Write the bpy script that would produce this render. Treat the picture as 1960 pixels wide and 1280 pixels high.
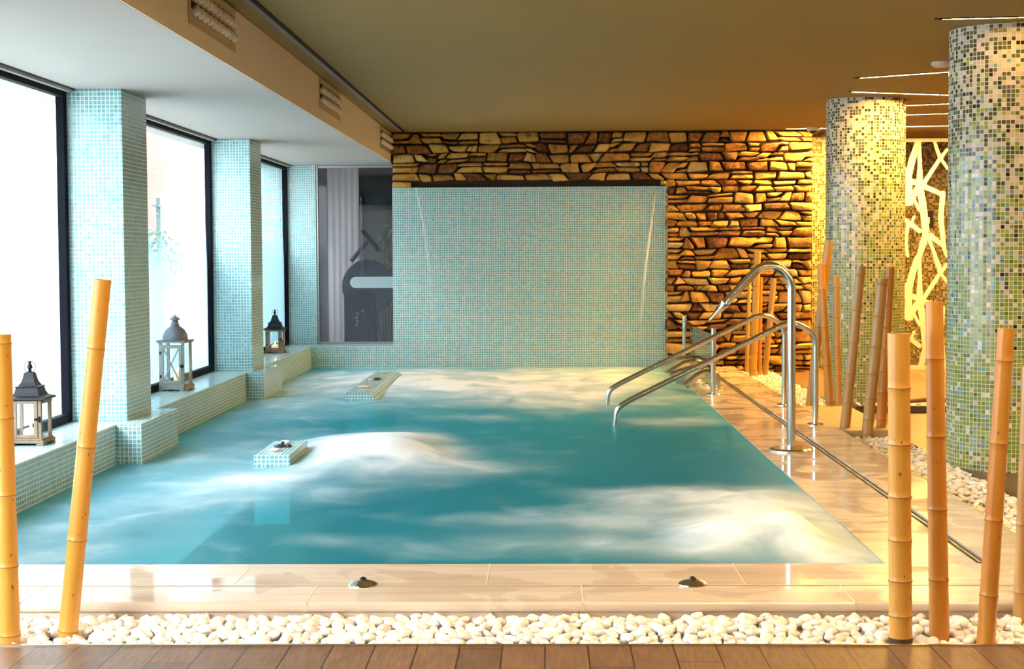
import bpy, bmesh, math, random
from math import sin, cos, tan, pi, radians, sqrt, atan2, exp
from mathutils import Vector, Matrix, noise

for _o in list(bpy.data.objects):
    bpy.data.objects.remove(_o)
SC = bpy.context.scene
COL = SC.collection
rnd = random.Random(7)

# ------------------------------------------------------------------ camera
H = 1.27                       # eye height over the water
F = 3000.0                     # focal length in pixels of the 1960 px frame
ROT = (Matrix.Rotation(radians(1.16), 3, 'Z') @ Matrix.Rotation(radians(90 - 2.94), 3, 'X')
       @ Matrix.Rotation(radians(-0.30), 3, 'Z'))
cam_d = bpy.data.cameras.new('camera')
cam = bpy.data.objects.new('camera', cam_d)
COL.objects.link(cam)
cam_d.sensor_fit = 'HORIZONTAL'
cam_d.sensor_width = 36.0
cam_d.lens = F / 1960 * 36.0
cam_d.clip_end = 200
cam.matrix_world = Matrix.Translation((0, 0, H)) @ ROT.to_4x4()
SC.camera = cam

# ------------------------------------------------------------------ world, sun, exposure
world = bpy.data.worlds.new('world')
SC.world = world
world.use_nodes = True
_bg = world.node_tree.nodes['Background']
_bg.inputs['Color'].default_value = (0.78, 0.90, 1.0, 1)
_bg.inputs['Strength'].default_value = 9.0
sun_d = bpy.data.lights.new('sun', 'SUN')
sun_d.energy = 4.0
sun_d.angle = radians(30)
sun_d.color = (1.0, 0.97, 0.92)
sun = bpy.data.objects.new('sun', sun_d)
COL.objects.link(sun)
sun.rotation_euler = Vector((0.50, 0.72, -0.48)).to_track_quat('-Z', 'Y').to_euler()
VS = SC.view_settings
SC.display_settings.display_device = 'sRGB'
VS.view_transform = 'Standard'
VS.look = 'None'
VS.exposure = 0.0
VS.gamma = 1.0
VS.use_curve_mapping = False

# daylight openings in the left wall: portals only guide sampling of the sky
WINS = [(1.9, 5.55), (6.07, 9.69), (10.29, 13.92), (14.47, 18.05)]
for (a, b) in WINS:
    ld = bpy.data.lights.new('window_portal', 'AREA')
    ld.shape = 'RECTANGLE'
    ld.size = 2.06
    ld.size_y = b - a
    ld.cycles.is_portal = True
    lo = bpy.data.objects.new('window_portal', ld)
    COL.objects.link(lo)
    lo.location = (-3.12, (a + b) / 2, 1.27)
    lo.rotation_euler = (0, -pi / 2, 0)

WARM = (1.0, 0.55, 0.12)
LED_POWER = 640.0


def P(px, py, axis='z', val=0.0):
    """the point of the plane axis=val seen at a photo pixel"""
    d = ROT @ Vector(((px - 980) / F, -(py - 640) / F, -1.0))
    i = 'xyz'.index(axis)
    o = Vector((0, 0, H))
    return o + d * ((val - o[i]) / d[i])


# ------------------------------------------------------------------ materials
def new_mat(name):
    m = bpy.data.materials.new(name)
    m.use_nodes = True
    nt = m.node_tree
    nt.nodes.clear()
    return m, nt


def nd(nt, kind, ins=None, **kw):
    n = nt.nodes.new(kind)
    for k, v in kw.items():
        setattr(n, k, v)
    for k, v in (ins or {}).items():
        if isinstance(v, bpy.types.NodeSocket):
            nt.links.new(v, n.inputs[k])
        else:
            n.inputs[k].default_value = v
    return n


def out(nt, sh):
    o = nt.nodes.new('ShaderNodeOutputMaterial')
    nt.links.new(sh, o.inputs['Surface'])


def c4(c):
    return (c[0], c[1], c[2], 1.0)


def math_(nt, op, a, b=0.5, c=None, clamp=False):
    n = nt.nodes.new('ShaderNodeMath')
    n.operation = op
    n.use_clamp = clamp
    for i, v in enumerate((a, b, c)):
        if v is None:
            continue
        if isinstance(v, bpy.types.NodeSocket):
            nt.links.new(v, n.inputs[i])
        else:
            n.inputs[i].default_value = v
    return n.outputs[0]


def mix_(nt, f, a, b, blend='MIX'):
    n = nt.nodes.new('ShaderNodeMix')
    n.data_type = 'RGBA'
    n.blend_type = blend
    for i, v in ((0, f), (6, a), (7, b)):
        if isinstance(v, bpy.types.NodeSocket):
            nt.links.new(v, n.inputs[i])
        else:
            n.inputs[i].default_value = c4(v) if i else v
    return n.outputs[2]


def ramp(nt, fac, stops, interp='LINEAR'):
    n = nt.nodes.new('ShaderNodeValToRGB')
    n.color_ramp.interpolation = interp
    e = n.color_ramp.elements
    while len(e) < len(stops):
        e.new(0.5)
    for i, (p, c) in enumerate(stops):
        e[i].position = p
        e[i].color = c4(c)
    nt.links.new(fac, n.inputs[0])
    return n.outputs[0]


def simple(name, col, rough=0.5, metal=0.0, spec=0.5, var=0.0, scale=8.0, bump=0.0, coat=0.0, emit=None, estr=0.0, stretch=(1, 1, 1)):
    m, nt = new_mat(name)
    p = nd(nt, 'ShaderNodeBsdfPrincipled', {'Base Color': c4(col), 'Roughness': rough, 'Metallic': metal,
                                            'Specular IOR Level': spec, 'Coat Weight': coat})
    if var > 0 or bump > 0:
        tc = nd(nt, 'ShaderNodeTexCoord')
        mp = nd(nt, 'ShaderNodeMapping', {'Vector': tc.outputs['Object'], 'Scale': stretch})
        nz = nd(nt, 'ShaderNodeTexNoise', {'Vector': mp.outputs[0], 'Scale': scale, 'Detail': 5.0})
        if var > 0:
            c = mix_(nt, nz.outputs['Fac'], [x * (1 - var) for x in col], [min(1, x * (1 + var)) for x in col])
            nt.links.new(c, p.inputs['Base Color'])
        if bump > 0:
            b = nd(nt, 'ShaderNodeBump', {'Height': nz.outputs['Fac'], 'Strength': bump, 'Distance': 0.01})
            nt.links.new(b.outputs[0], p.inputs['Normal'])
    if emit:
        p.inputs['Emission Color'].default_value = c4(emit)
        p.inputs['Emission Strength'].default_value = estr
    out(nt, p.outputs[0])
    return m


def mosaic(name, low, grout, high=None, zlo=0.0, zhi=2.6, pitch=0.026, gw=0.13, rough=0.14, bump=0.25, var=0.18):
    """square glass tiles; low/high are [(cumulative probability start, colour)], mixed per tile by height"""
    m, nt = new_mat(name)
    uv = nd(nt, 'ShaderNodeUVMap').outputs[0]
    sc = nd(nt, 'ShaderNodeVectorMath', {0: uv, 1: (1 / pitch, 1 / pitch, 0)}, operation='MULTIPLY').outputs[0]
    fl = nd(nt, 'ShaderNodeVectorMath', {0: sc}, operation='FLOOR').outputs[0]
    fr = nd(nt, 'ShaderNodeVectorMath', {0: sc}, operation='FRACTION').outputs[0]
    wn = nd(nt, 'ShaderNodeTexWhiteNoise', {'Vector': fl}, noise_dimensions='3D')
    off = nd(nt, 'ShaderNodeVectorMath', {0: fl, 1: (17.3, 5.1, 9.7)}, operation='ADD').outputs[0]
    wn2 = nd(nt, 'ShaderNodeTexWhiteNoise', {'Vector': off}, noise_dimensions='3D')
    col = ramp(nt, wn.outputs['Value'], low, 'CONSTANT')
    if high:
        col2 = ramp(nt, wn.outputs['Value'], high, 'CONSTANT')
        v = nd(nt, 'ShaderNodeSeparateXYZ', {0: uv}).outputs[1]
        cl = nd(nt, 'ShaderNodeTexNoise', {'Vector': nd(nt, 'ShaderNodeVectorMath', {0: fl, 1: (0.13, 0.13, 0)}, operation='MULTIPLY').outputs[0], 'Scale': 1.0, 'Detail': 1.0})
        hh = math_(nt, 'DIVIDE', math_(nt, 'SUBTRACT', v, zlo), zhi - zlo)
        hh = math_(nt, 'ADD', hh, math_(nt, 'MULTIPLY', math_(nt, 'SUBTRACT', cl.outputs['Fac'], 0.5), 0.55))
        sel = math_(nt, 'LESS_THAN', wn2.outputs['Value'], hh)
        col = mix_(nt, sel, col, col2)
    br = math_(nt, 'ADD', math_(nt, 'MULTIPLY', wn2.outputs['Value'], 2 * var), 1 - var)
    brc = nd(nt, 'ShaderNodeCombineColor', {0: br, 1: br, 2: br}).outputs[0]
    col = mix_(nt, 1.0, col, brc, 'MULTIPLY')
    cx = nd(nt, 'ShaderNodeSeparateXYZ', {0: fr})
    ax = math_(nt, 'ABSOLUTE', math_(nt, 'SUBTRACT', cx.outputs[0], 0.5))
    ay = math_(nt, 'ABSOLUTE', math_(nt, 'SUBTRACT', cx.outputs[1], 0.5))
    mx = math_(nt, 'MAXIMUM', ax, ay)
    mr = nd(nt, 'ShaderNodeMapRange', {'Value': mx, 'From Min': 0.5 - gw / 2 - 0.02, 'From Max': 0.5 - gw / 2 + 0.02})
    g = mr.outputs[0]
    col = mix_(nt, g, col, grout)
    rg = math_(nt, 'ADD', math_(nt, 'MULTIPLY', g, 0.55), rough)
    bp = nd(nt, 'ShaderNodeBump', {'Height': math_(nt, 'SUBTRACT', 1.0, g), 'Strength': bump, 'Distance': 0.002})
    p = nd(nt, 'ShaderNodeBsdfPrincipled', {'Base Color': col, 'Roughness': rg, 'Normal': bp.outputs[0]})
    out(nt, p.outputs[0])
    return m


M = {}
AQ = [(0.0, (0.19, 0.44, 0.46)), (0.3, (0.22, 0.48, 0.50)), (0.6, (0.165, 0.42, 0.445)), (0.85, (0.27, 0.52, 0.54)), (0.95, (0.13, 0.38, 0.43))]
M['aqua'] = mosaic('aqua_mosaic', AQ, (0.72, 0.79, 0.80), gw=0.19, var=0.09)
M['benchtile'] = mosaic('bench_mosaic', [(0.0, (0.40, 0.45, 0.44)), (0.5, (0.45, 0.50, 0.48)), (0.8, (0.35, 0.41, 0.41))], (0.55, 0.55, 0.53))
M['deep'] = mosaic('basin_mosaic', [(0.0, (0.025, 0.12, 0.15)), (0.5, (0.02, 0.095, 0.13)), (0.8, (0.035, 0.14, 0.17))], (0.18, 0.32, 0.33))
CLOW = [(0.0, (0.20, 0.27, 0.045)), (0.30, (0.25, 0.31, 0.06)), (0.58, (0.16, 0.23, 0.04)), (0.74, (0.09, 0.15, 0.03)), (0.79, (0.14, 0.28, 0.30)), (0.90, (0.60, 0.53, 0.43))]
CHIGH = [(0.0, (0.58, 0.51, 0.41)), (0.50, (0.06, 0.075, 0.035)), (0.74, (0.11, 0.13, 0.045)), (0.86, (0.02, 0.022, 0.02)), (0.93, (0.09, 0.13, 0.11))]
M['column'] = mosaic('column_mosaic', CLOW, (0.66, 0.60, 0.48), CHIGH, 0.75, 2.45)
M['wallmos'] = mosaic('hall_mosaic', [(0.0, (0.12, 0.11, 0.03)), (0.35, (0.20, 0.17, 0.05)), (0.6, (0.07, 0.06, 0.02)), (0.72, (0.44, 0.36, 0.22))], (0.36, 0.29, 0.18),
                     [(0.0, (0.46, 0.38, 0.24)), (0.50, (0.08, 0.07, 0.02)), (0.8, (0.18, 0.14, 0.05))], 0.6, 2.6)
M['paint'] = simple('soffit_paint', (0.42, 0.40, 0.38), 0.75, var=0.03, scale=3)
M['fascia'] = simple('fascia_lit_tone', (0.86, 0.74, 0.58), 0.7, var=0.03, scale=3)  # soffit paint made lighter and warmer, the LED glow put into its colour
M['ceil'] = simple('ceiling_paint', (0.25, 0.16, 0.032), 0.65, var=0.07, scale=1.6, stretch=(0.25, 1.5, 1))
M['cream'] = simple('cream_paint', (0.75, 0.62, 0.45), 0.8)
M['black_frame'] = simple('black_window_frame', (0.006, 0.007, 0.012), 0.6, spec=0.05)
M['black'] = simple('black_void', (0.004, 0.004, 0.004), 0.9)
M['chrome'] = simple('polished_steel', (0.80, 0.76, 0.72), 0.17, 1.0)
M['brushed'] = simple('brushed_steel', (0.42, 0.42, 0.44), 0.32, 1.0)
M['trim_metal'] = simple('metal_trim', (0.75, 0.68, 0.55), 0.25, 1.0)
M['kerb'] = simple('dark_metal_kerb', (0.13, 0.10, 0.075), 0.4, 0.6)
M['white_lacquer'] = simple('white_lacquer', (0.50, 0.45, 0.35), 0.5)
M['tray'] = simple('tray_bed', (0.30, 0.24, 0.17), 0.9)
M['stucco'] = simple('speckled_stucco', (0.93, 0.91, 0.87), 0.9, var=0.06, scale=60, bump=0.4)
M['pink'] = simple('pink_render', (0.45, 0.16, 0.12), 0.9, var=0.1, scale=6)
M['paving'] = simple('courtyard_paving', (0.62, 0.60, 0.56), 0.9)
M['rail_grey'] = simple('grey_railing', (0.16, 0.22, 0.22), 0.6)
M['leaf'] = simple('bush_leaf', (0.10, 0.26, 0.07), 0.6, var=0.5, scale=9)
M['stem'] = simple('stem_green', (0.16, 0.20, 0.06), 0.6)
M['palmleaf'] = simple('palm_leaf', (0.30, 0.44, 0.22), 0.5, var=0.3, scale=12)
M['gym_wall'] = simple('gym_wall', (0.52, 0.49, 0.48), 0.8)
M['gym_curtain'] = simple('gym_curtain', (0.85, 0.81, 0.77), 0.9)
M['gym_dark'] = simple('gym_machine', (0.06, 0.064, 0.08), 0.4)
M['gym_grey'] = simple('gym_machine_grey', (0.26, 0.28, 0.33), 0.35)
M['gym_emblem'] = simple('machine_emblem', (0.8, 0.85, 0.88), 0.5)
M['screen'] = simple('dark_screen', (0.01, 0.01, 0.012), 0.2)
M['pot'] = simple('pot_grey', (0.18, 0.16, 0.15), 0.6)
M['lan_black'] = simple('black_lantern_metal', (0.008, 0.009, 0.014), 0.45, 0.1, spec=0.25, var=0.5, scale=30)
M['lan_grey'] = simple('grey_lantern_metal', (0.20, 0.20, 0.23), 0.5, 0.4, var=0.25, scale=20)
M['lan_wood'] = simple('weathered_wood', (0.24, 0.17, 0.12), 0.7, var=0.35, scale=40, stretch=(1, 1, 0.15), bump=0.3)
M['lan_white'] = simple('whitewashed_wood', (0.36, 0.33, 0.30), 0.65, var=0.12, scale=40, stretch=(1, 1, 0.15), bump=0.2)
M['iron'] = simple('dark_iron', (0.015, 0.013, 0.013), 0.5, 0.5)
M['wax'] = simple('candle_wax', (0.92, 0.82, 0.66), 0.5, emit=(1.0, 0.55, 0.22), estr=0.9)
M['flame'] = simple('candle_flame', (1, 0.7, 0.3), 0.5, emit=(1.0, 0.62, 0.22), estr=60)
M['rubber'] = simple('black_knob', (0.01, 0.01, 0.01), 0.35)
M['dome'] = simple('dark_dome', (0.02, 0.02, 0.022), 0.08)
M['plastic'] = simple('cream_plastic', (0.66, 0.58, 0.46), 0.55)
M['vent'] = simple('vent_plastic', (0.52, 0.41, 0.25), 0.5)
M['nozzle'] = simple('vent_nozzle', (0.82, 0.72, 0.58), 0.4)
M['slot'] = simple('ceiling_diffuser', (0.20, 0.20, 0.20), 0.5, 0.3)
M['darkstone'] = simple('dark_river_stone', (0.035, 0.04, 0.055), 0.35)
M['palestone'] = simple('pale_river_stone', (0.78, 0.68, 0.58), 0.6, var=0.15, scale=30)
M['sign_black'] = simple('sign_black', (0.012, 0.012, 0.012), 0.4)
M['sign_white'] = simple('sign_white', (0.9, 0.85, 0.75), 0.5)
M['bam_dark'] = simple('dark_bamboo', (0.045, 0.022, 0.010), 0.7, var=0.4, scale=25)
M['node'] = simple('bamboo_node', (0.33, 0.15, 0.035), 0.6)
M['dryleaf'] = simple('dry_leaf', (0.16, 0.07, 0.03), 0.7)


def led_mat(name, k, col=WARM):
    m, nt = new_mat(name)
    e = nd(nt, 'ShaderNodeEmission', {'Color': c4(col), 'Strength': LED_POWER * k})
    out(nt, e.outputs[0])
    return m


M['led'] = led_mat('led_strip', 1.0)
M['led_far'] = led_mat('led_strip_bright', 3.5)
M['led_dim'] = led_mat('led_strip_dimmed', 0.46, (1.0, 0.72, 0.38))
M['led_soft'] = led_mat('led_strip_soft', 0.12)


def glass_mat(name, tint, refl=1.0, rough=0.0, base=0.02):
    """thin pane: light passes straight through, fresnel reflection"""
    m, nt = new_mat(name)
    t = nd(nt, 'ShaderNodeBsdfTransparent', {'Color': c4(tint)})
    g = nd(nt, 'ShaderNodeBsdfGlossy', {'Roughness': rough})
    f = nd(nt, 'ShaderNodeFresnel', {'IOR': 1.45})
    k = math_(nt, 'MULTIPLY', math_(nt, 'ADD', f.outputs[0], base), refl, clamp=True)
    bk = nd(nt, 'ShaderNodeNewGeometry').outputs['Backfacing']
    k = math_(nt, 'MULTIPLY', k, math_(nt, 'SUBTRACT', 1.0, bk))
    s = nd(nt, 'ShaderNodeMixShader', {0: k, 1: t.outputs[0], 2: g.outputs[0]})
    out(nt, s.outputs[0])
    return m


M['glass'] = glass_mat('window_glass', (0.97, 0.98, 0.98), 0.8)
M['gymglass'] = glass_mat('tinted_glass', (0.72, 0.72, 0.76), 0.7, 0.0)
M['greenglass'] = glass_mat('green_glass_panel', (0.60, 0.74, 0.66), 1.0, 0.0)
M['langlass'] = glass_mat('lantern_glass', (0.9, 0.95, 0.95), 0.8)


def frost_mat(name, col, z0, z1, amount):
    """condensation on a pane: thick below z0, gone above z1"""
    m, nt = new_mat(name)
    tc = nd(nt, 'ShaderNodeTexCoord')
    z = nd(nt, 'ShaderNodeSeparateXYZ', {0: tc.outputs['Object']}).outputs[2]
    nz = nd(nt, 'ShaderNodeTexNoise', {'Vector': tc.outputs['Object'], 'Scale': 2.2, 'Detail': 3.0})
    zz = math_(nt, 'ADD', z, math_(nt, 'MULTIPLY', math_(nt, 'SUBTRACT', nz.outputs[0], 0.5), 0.45))
    mr = nd(nt, 'ShaderNodeMapRange', {'Value': zz, 'From Min': z1, 'From Max': z0, 'To Max': amount}, interpolation_type='SMOOTHSTEP')
    t = nd(nt, 'ShaderNodeBsdfTransparent')
    tr = nd(nt, 'ShaderNodeBsdfTranslucent', {'Color': c4(col)})
    df = nd(nt, 'ShaderNodeBsdfDiffuse', {'Color': c4(col)})
    s0 = nd(nt, 'ShaderNodeMixShader', {0: 0.35, 1: tr.outputs[0], 2: df.outputs[0]})
    s = nd(nt, 'ShaderNodeMixShader', {0: mr.outputs[0], 1: t.outputs[0], 2: s0.outputs[0]})
    out(nt, s.outputs[0])
    return m


M['frost'] = frost_mat('window_condensation', (0.27, 0.42, 0.48), 0.85, 1.30, 0.90)
M['gymfog'] = frost_mat('gym_condensation', (0.55, 0.56, 0.62), -0.6, 2.1, 0.30)


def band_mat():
    m, nt = new_mat('pale_band')
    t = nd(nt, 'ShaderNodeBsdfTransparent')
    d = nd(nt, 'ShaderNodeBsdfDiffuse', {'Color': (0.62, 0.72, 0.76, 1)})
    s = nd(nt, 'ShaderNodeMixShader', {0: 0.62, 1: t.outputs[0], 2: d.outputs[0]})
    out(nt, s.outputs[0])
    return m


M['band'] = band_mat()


def marble_mat():
    m, nt = new_mat('travertine_deck')
    tc = nd(nt, 'ShaderNodeTexCoord').outputs['Object']
    mp = nd(nt, 'ShaderNodeMapping', {'Vector': tc, 'Scale': (0.7, 6.0, 3.0)}).outputs[0]
    nz = nd(nt, 'ShaderNodeTexNoise', {'Vector': mp, 'Scale': 1.6, 'Detail': 7.0, 'Distortion': 0.8})
    col = ramp(nt, nz.outputs[0], [(0.25, (0.56, 0.44, 0.34)), (0.5, (0.68, 0.56, 0.45)), (0.75, (0.76, 0.66, 0.55))])
    wet = nd(nt, 'ShaderNodeTexNoise', {'Vector': tc, 'Scale': 2.3, 'Detail': 3.0, 'Distortion': 1.2})
    w = nd(nt, 'ShaderNodeMapRange', {'Value': wet.outputs[0], 'From Min': 0.50, 'From Max': 0.53}).outputs[0]
    rg = math_(nt, 'SUBTRACT', 0.26, math_(nt, 'MULTIPLY', w, 0.20))
    col = mix_(nt, math_(nt, 'MULTIPLY', w, 0.12), col, (0.40, 0.29, 0.20))
    p = nd(nt, 'ShaderNodeBsdfPrincipled', {'Base Color': col, 'Roughness': rg, 'Specular IOR Level': 0.6})
    out(nt, p.outputs[0])
    return m


M['marble'] = marble_mat()
M['joint'] = simple('deck_joint', (0.70, 0.58, 0.40), 0.7)


def wood_floor():
    m, nt = new_mat('plank_floor')
    tc = nd(nt, 'ShaderNodeTexCoord').outputs['Object']
    sp = nd(nt, 'ShaderNodeSeparateXYZ', {0: tc})
    u = math_(nt, 'DIVIDE', sp.outputs[0], 0.145)
    fu = math_(nt, 'FLOOR', u, 0)
    wn = nd(nt, 'ShaderNodeTexWhiteNoise', {'W': fu}, noise_dimensions='1D')
    v = math_(nt, 'ADD', math_(nt, 'DIVIDE', sp.outputs[1], 1.1), math_(nt, 'MULTIPLY', wn.outputs['Value'], 3.0))
    wn2 = nd(nt, 'ShaderNodeTexWhiteNoise', {'Vector': nd(nt, 'ShaderNodeCombineXYZ', {0: fu, 1: math_(nt, 'FLOOR', v, 0)}).outputs[0]}, noise_dimensions='3D')
    gx = math_(nt, 'ABSOLUTE', math_(nt, 'SUBTRACT', math_(nt, 'FRACT', u, 0), 0.5))
    gy = math_(nt, 'ABSOLUTE', math_(nt, 'SUBTRACT', math_(nt, 'FRACT', v, 0), 0.5))
    g = math_(nt, 'MAXIMUM', math_(nt, 'GREATER_THAN', gx, 0.483), math_(nt, 'GREATER_THAN', gy, 0.4975))
    mp = nd(nt, 'ShaderNodeMapping', {'Vector': tc, 'Scale': (30.0, 3.0, 3.0)}).outputs[0]
    nz = nd(nt, 'ShaderNodeTexNoise', {'Vector': mp, 'Scale': 3.0, 'Detail': 6.0, 'Distortion': 0.6})
    col = ramp(nt, nz.outputs[0], [(0.3, (0.12, 0.062, 0.032)), (0.55, (0.18, 0.10, 0.056)), (0.8, (0.23, 0.14, 0.08))])
    b = math_(nt, 'ADD', math_(nt, 'MULTIPLY', wn2.outputs['Value'], 0.4), 0.8)
    col = mix_(nt, 1.0, col, nd(nt, 'ShaderNodeCombineColor', {0: b, 1: b, 2: b}).outputs[0], 'MULTIPLY')
    col = mix_(nt, g, col, (0.03, 0.014, 0.008))
    p = nd(nt, 'ShaderNodeBsdfPrincipled', {'Base Color': col, 'Roughness': 0.42})
    out(nt, p.outputs[0])
    return m


M['wood'] = wood_floor()


def flag_mat():
    m, nt = new_mat('flagstone_path')
    tc = nd(nt, 'ShaderNodeTexCoord').outputs['Object']
    vo = nd(nt, 'ShaderNodeTexVoronoi', {'Vector': tc, 'Scale': 7.0})
    nz = nd(nt, 'ShaderNodeTexNoise', {'Vector': tc, 'Scale': 12.0, 'Detail': 5.0})
    col = mix_(nt, nz.outputs[0], (0.40, 0.27, 0.13), (0.70, 0.54, 0.32))
    bp = nd(nt, 'ShaderNodeBump', {'Height': math_(nt, 'ADD', nz.outputs[0], vo.outputs[0]), 'Strength': 0.5, 'Distance': 0.01})
    p = nd(nt, 'ShaderNodeBsdfPrincipled', {'Base Color': col, 'Roughness': 0.55, 'Normal': bp.outputs[0]})
    out(nt, p.outputs[0])
    return m


M['flag'] = flag_mat()


def stone_mat():
    m, nt = new_mat('fieldstone')
    at = nd(nt, 'ShaderNodeAttribute', attribute_name='tone').outputs['Fac']
    tc = nd(nt, 'ShaderNodeTexCoord').outputs['Object']
    nz = nd(nt, 'ShaderNodeTexNoise', {'Vector': tc, 'Scale': 22.0, 'Detail': 8.0, 'Roughness': 0.72})
    n2 = nd(nt, 'ShaderNodeTexNoise', {'Vector': tc, 'Scale': 7.0, 'Detail': 4.0, 'Distortion': 1.0})
    k = math_(nt, 'ADD', at, math_(nt, 'MULTIPLY', math_(nt, 'SUBTRACT', nz.outputs[0], 0.5), 0.9))
    col = ramp(nt, k, [(0.05, (0.11, 0.032, 0.006)), (0.2, (0.31, 0.115, 0.016)), (0.42, (0.64, 0.32, 0.05)), (0.75, (0.84, 0.50, 0.11)), (1.0, (0.88, 0.63, 0.25))])
    rust = nd(nt, 'ShaderNodeMapRange', {'Value': n2.outputs[0], 'From Min': 0.58, 'From Max': 0.68, 'To Max': 0.65}).outputs[0]
    col = mix_(nt, rust, col, (0.20, 0.065, 0.015))
    bp = nd(nt, 'ShaderNodeBump', {'Height': nz.outputs[0], 'Strength': 1.0, 'Distance': 0.045})
    p = nd(nt, 'ShaderNodeBsdfPrincipled', {'Base Color': col, 'Roughness': 0.8, 'Normal': bp.outputs[0]})
    out(nt, p.outputs[0])
    return m


M['stone'] = stone_mat()
M['mortar'] = simple('dark_mortar', (0.035, 0.018, 0.009), 0.95)


def bamboo_mat(name, a, b):
    m, nt = new_mat(name)
    tc = nd(nt, 'ShaderNodeTexCoord').outputs['Object']
    mp = nd(nt, 'ShaderNodeMapping', {'Vector': tc, 'Scale': (14, 14, 0.9)}).outputs[0]
    nz = nd(nt, 'ShaderNodeTexNoise', {'Vector': mp, 'Scale': 2.2, 'Detail': 5.0, 'Distortion': 0.4})
    col = mix_(nt, nd(nt, 'ShaderNodeMapRange', {'Value': nz.outputs[0], 'From Min': 0.3, 'From Max': 0.7}).outputs[0], a, b)
    sp = nd(nt, 'ShaderNodeTexNoise', {'Vector': nd(nt, 'ShaderNodeMapping', {'Vector': tc, 'Scale': (60, 60, 28)}).outputs[0], 'Scale': 1.0, 'Detail': 2.0})
    s = nd(nt, 'ShaderNodeMapRange', {'Value': sp.outputs[0], 'From Min': 0.70, 'From Max': 0.76, 'To Max': 0.75}).outputs[0]
    col = mix_(nt, s, col, (0.14, 0.055, 0.015))
    p = nd(nt, 'ShaderNodeBsdfPrincipled', {'Base Color': col, 'Roughness': 0.32, 'Specular IOR Level': 0.5})
    out(nt, p.outputs[0])
    return m


M['bam_yellow'] = bamboo_mat('bamboo_yellow', (0.62, 0.30, 0.04), (0.70, 0.36, 0.07))
M['bam_orange'] = bamboo_mat('bamboo_orange', (0.54, 0.21, 0.03), (0.65, 0.30, 0.05))
M['bam_tan'] = bamboo_mat('bamboo_tan', (0.44, 0.23, 0.06), (0.58, 0.34, 0.10))


def pebble_mat():
    m, nt = new_mat('white_pebble')
    oi = nd(nt, 'ShaderNodeObjectInfo').outputs['Random']
    gi = nd(nt, 'ShaderNodeNewGeometry').outputs['Random Per Island']
    r = math_(nt, 'FRACT', math_(nt, 'ADD', oi, gi), 0)
    col = ramp(nt, r, [(0.0, (0.95, 0.93, 0.89)), (0.6, (0.92, 0.88, 0.82)), (0.85, (0.86, 0.78, 0.70)), (1.0, (0.74, 0.62, 0.52))])
    p = nd(nt, 'ShaderNodeBsdfPrincipled', {'Base Color': col, 'Roughness': 0.5})
    out(nt, p.outputs[0])
    return m


M['pebble'] = pebble_mat()


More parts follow.
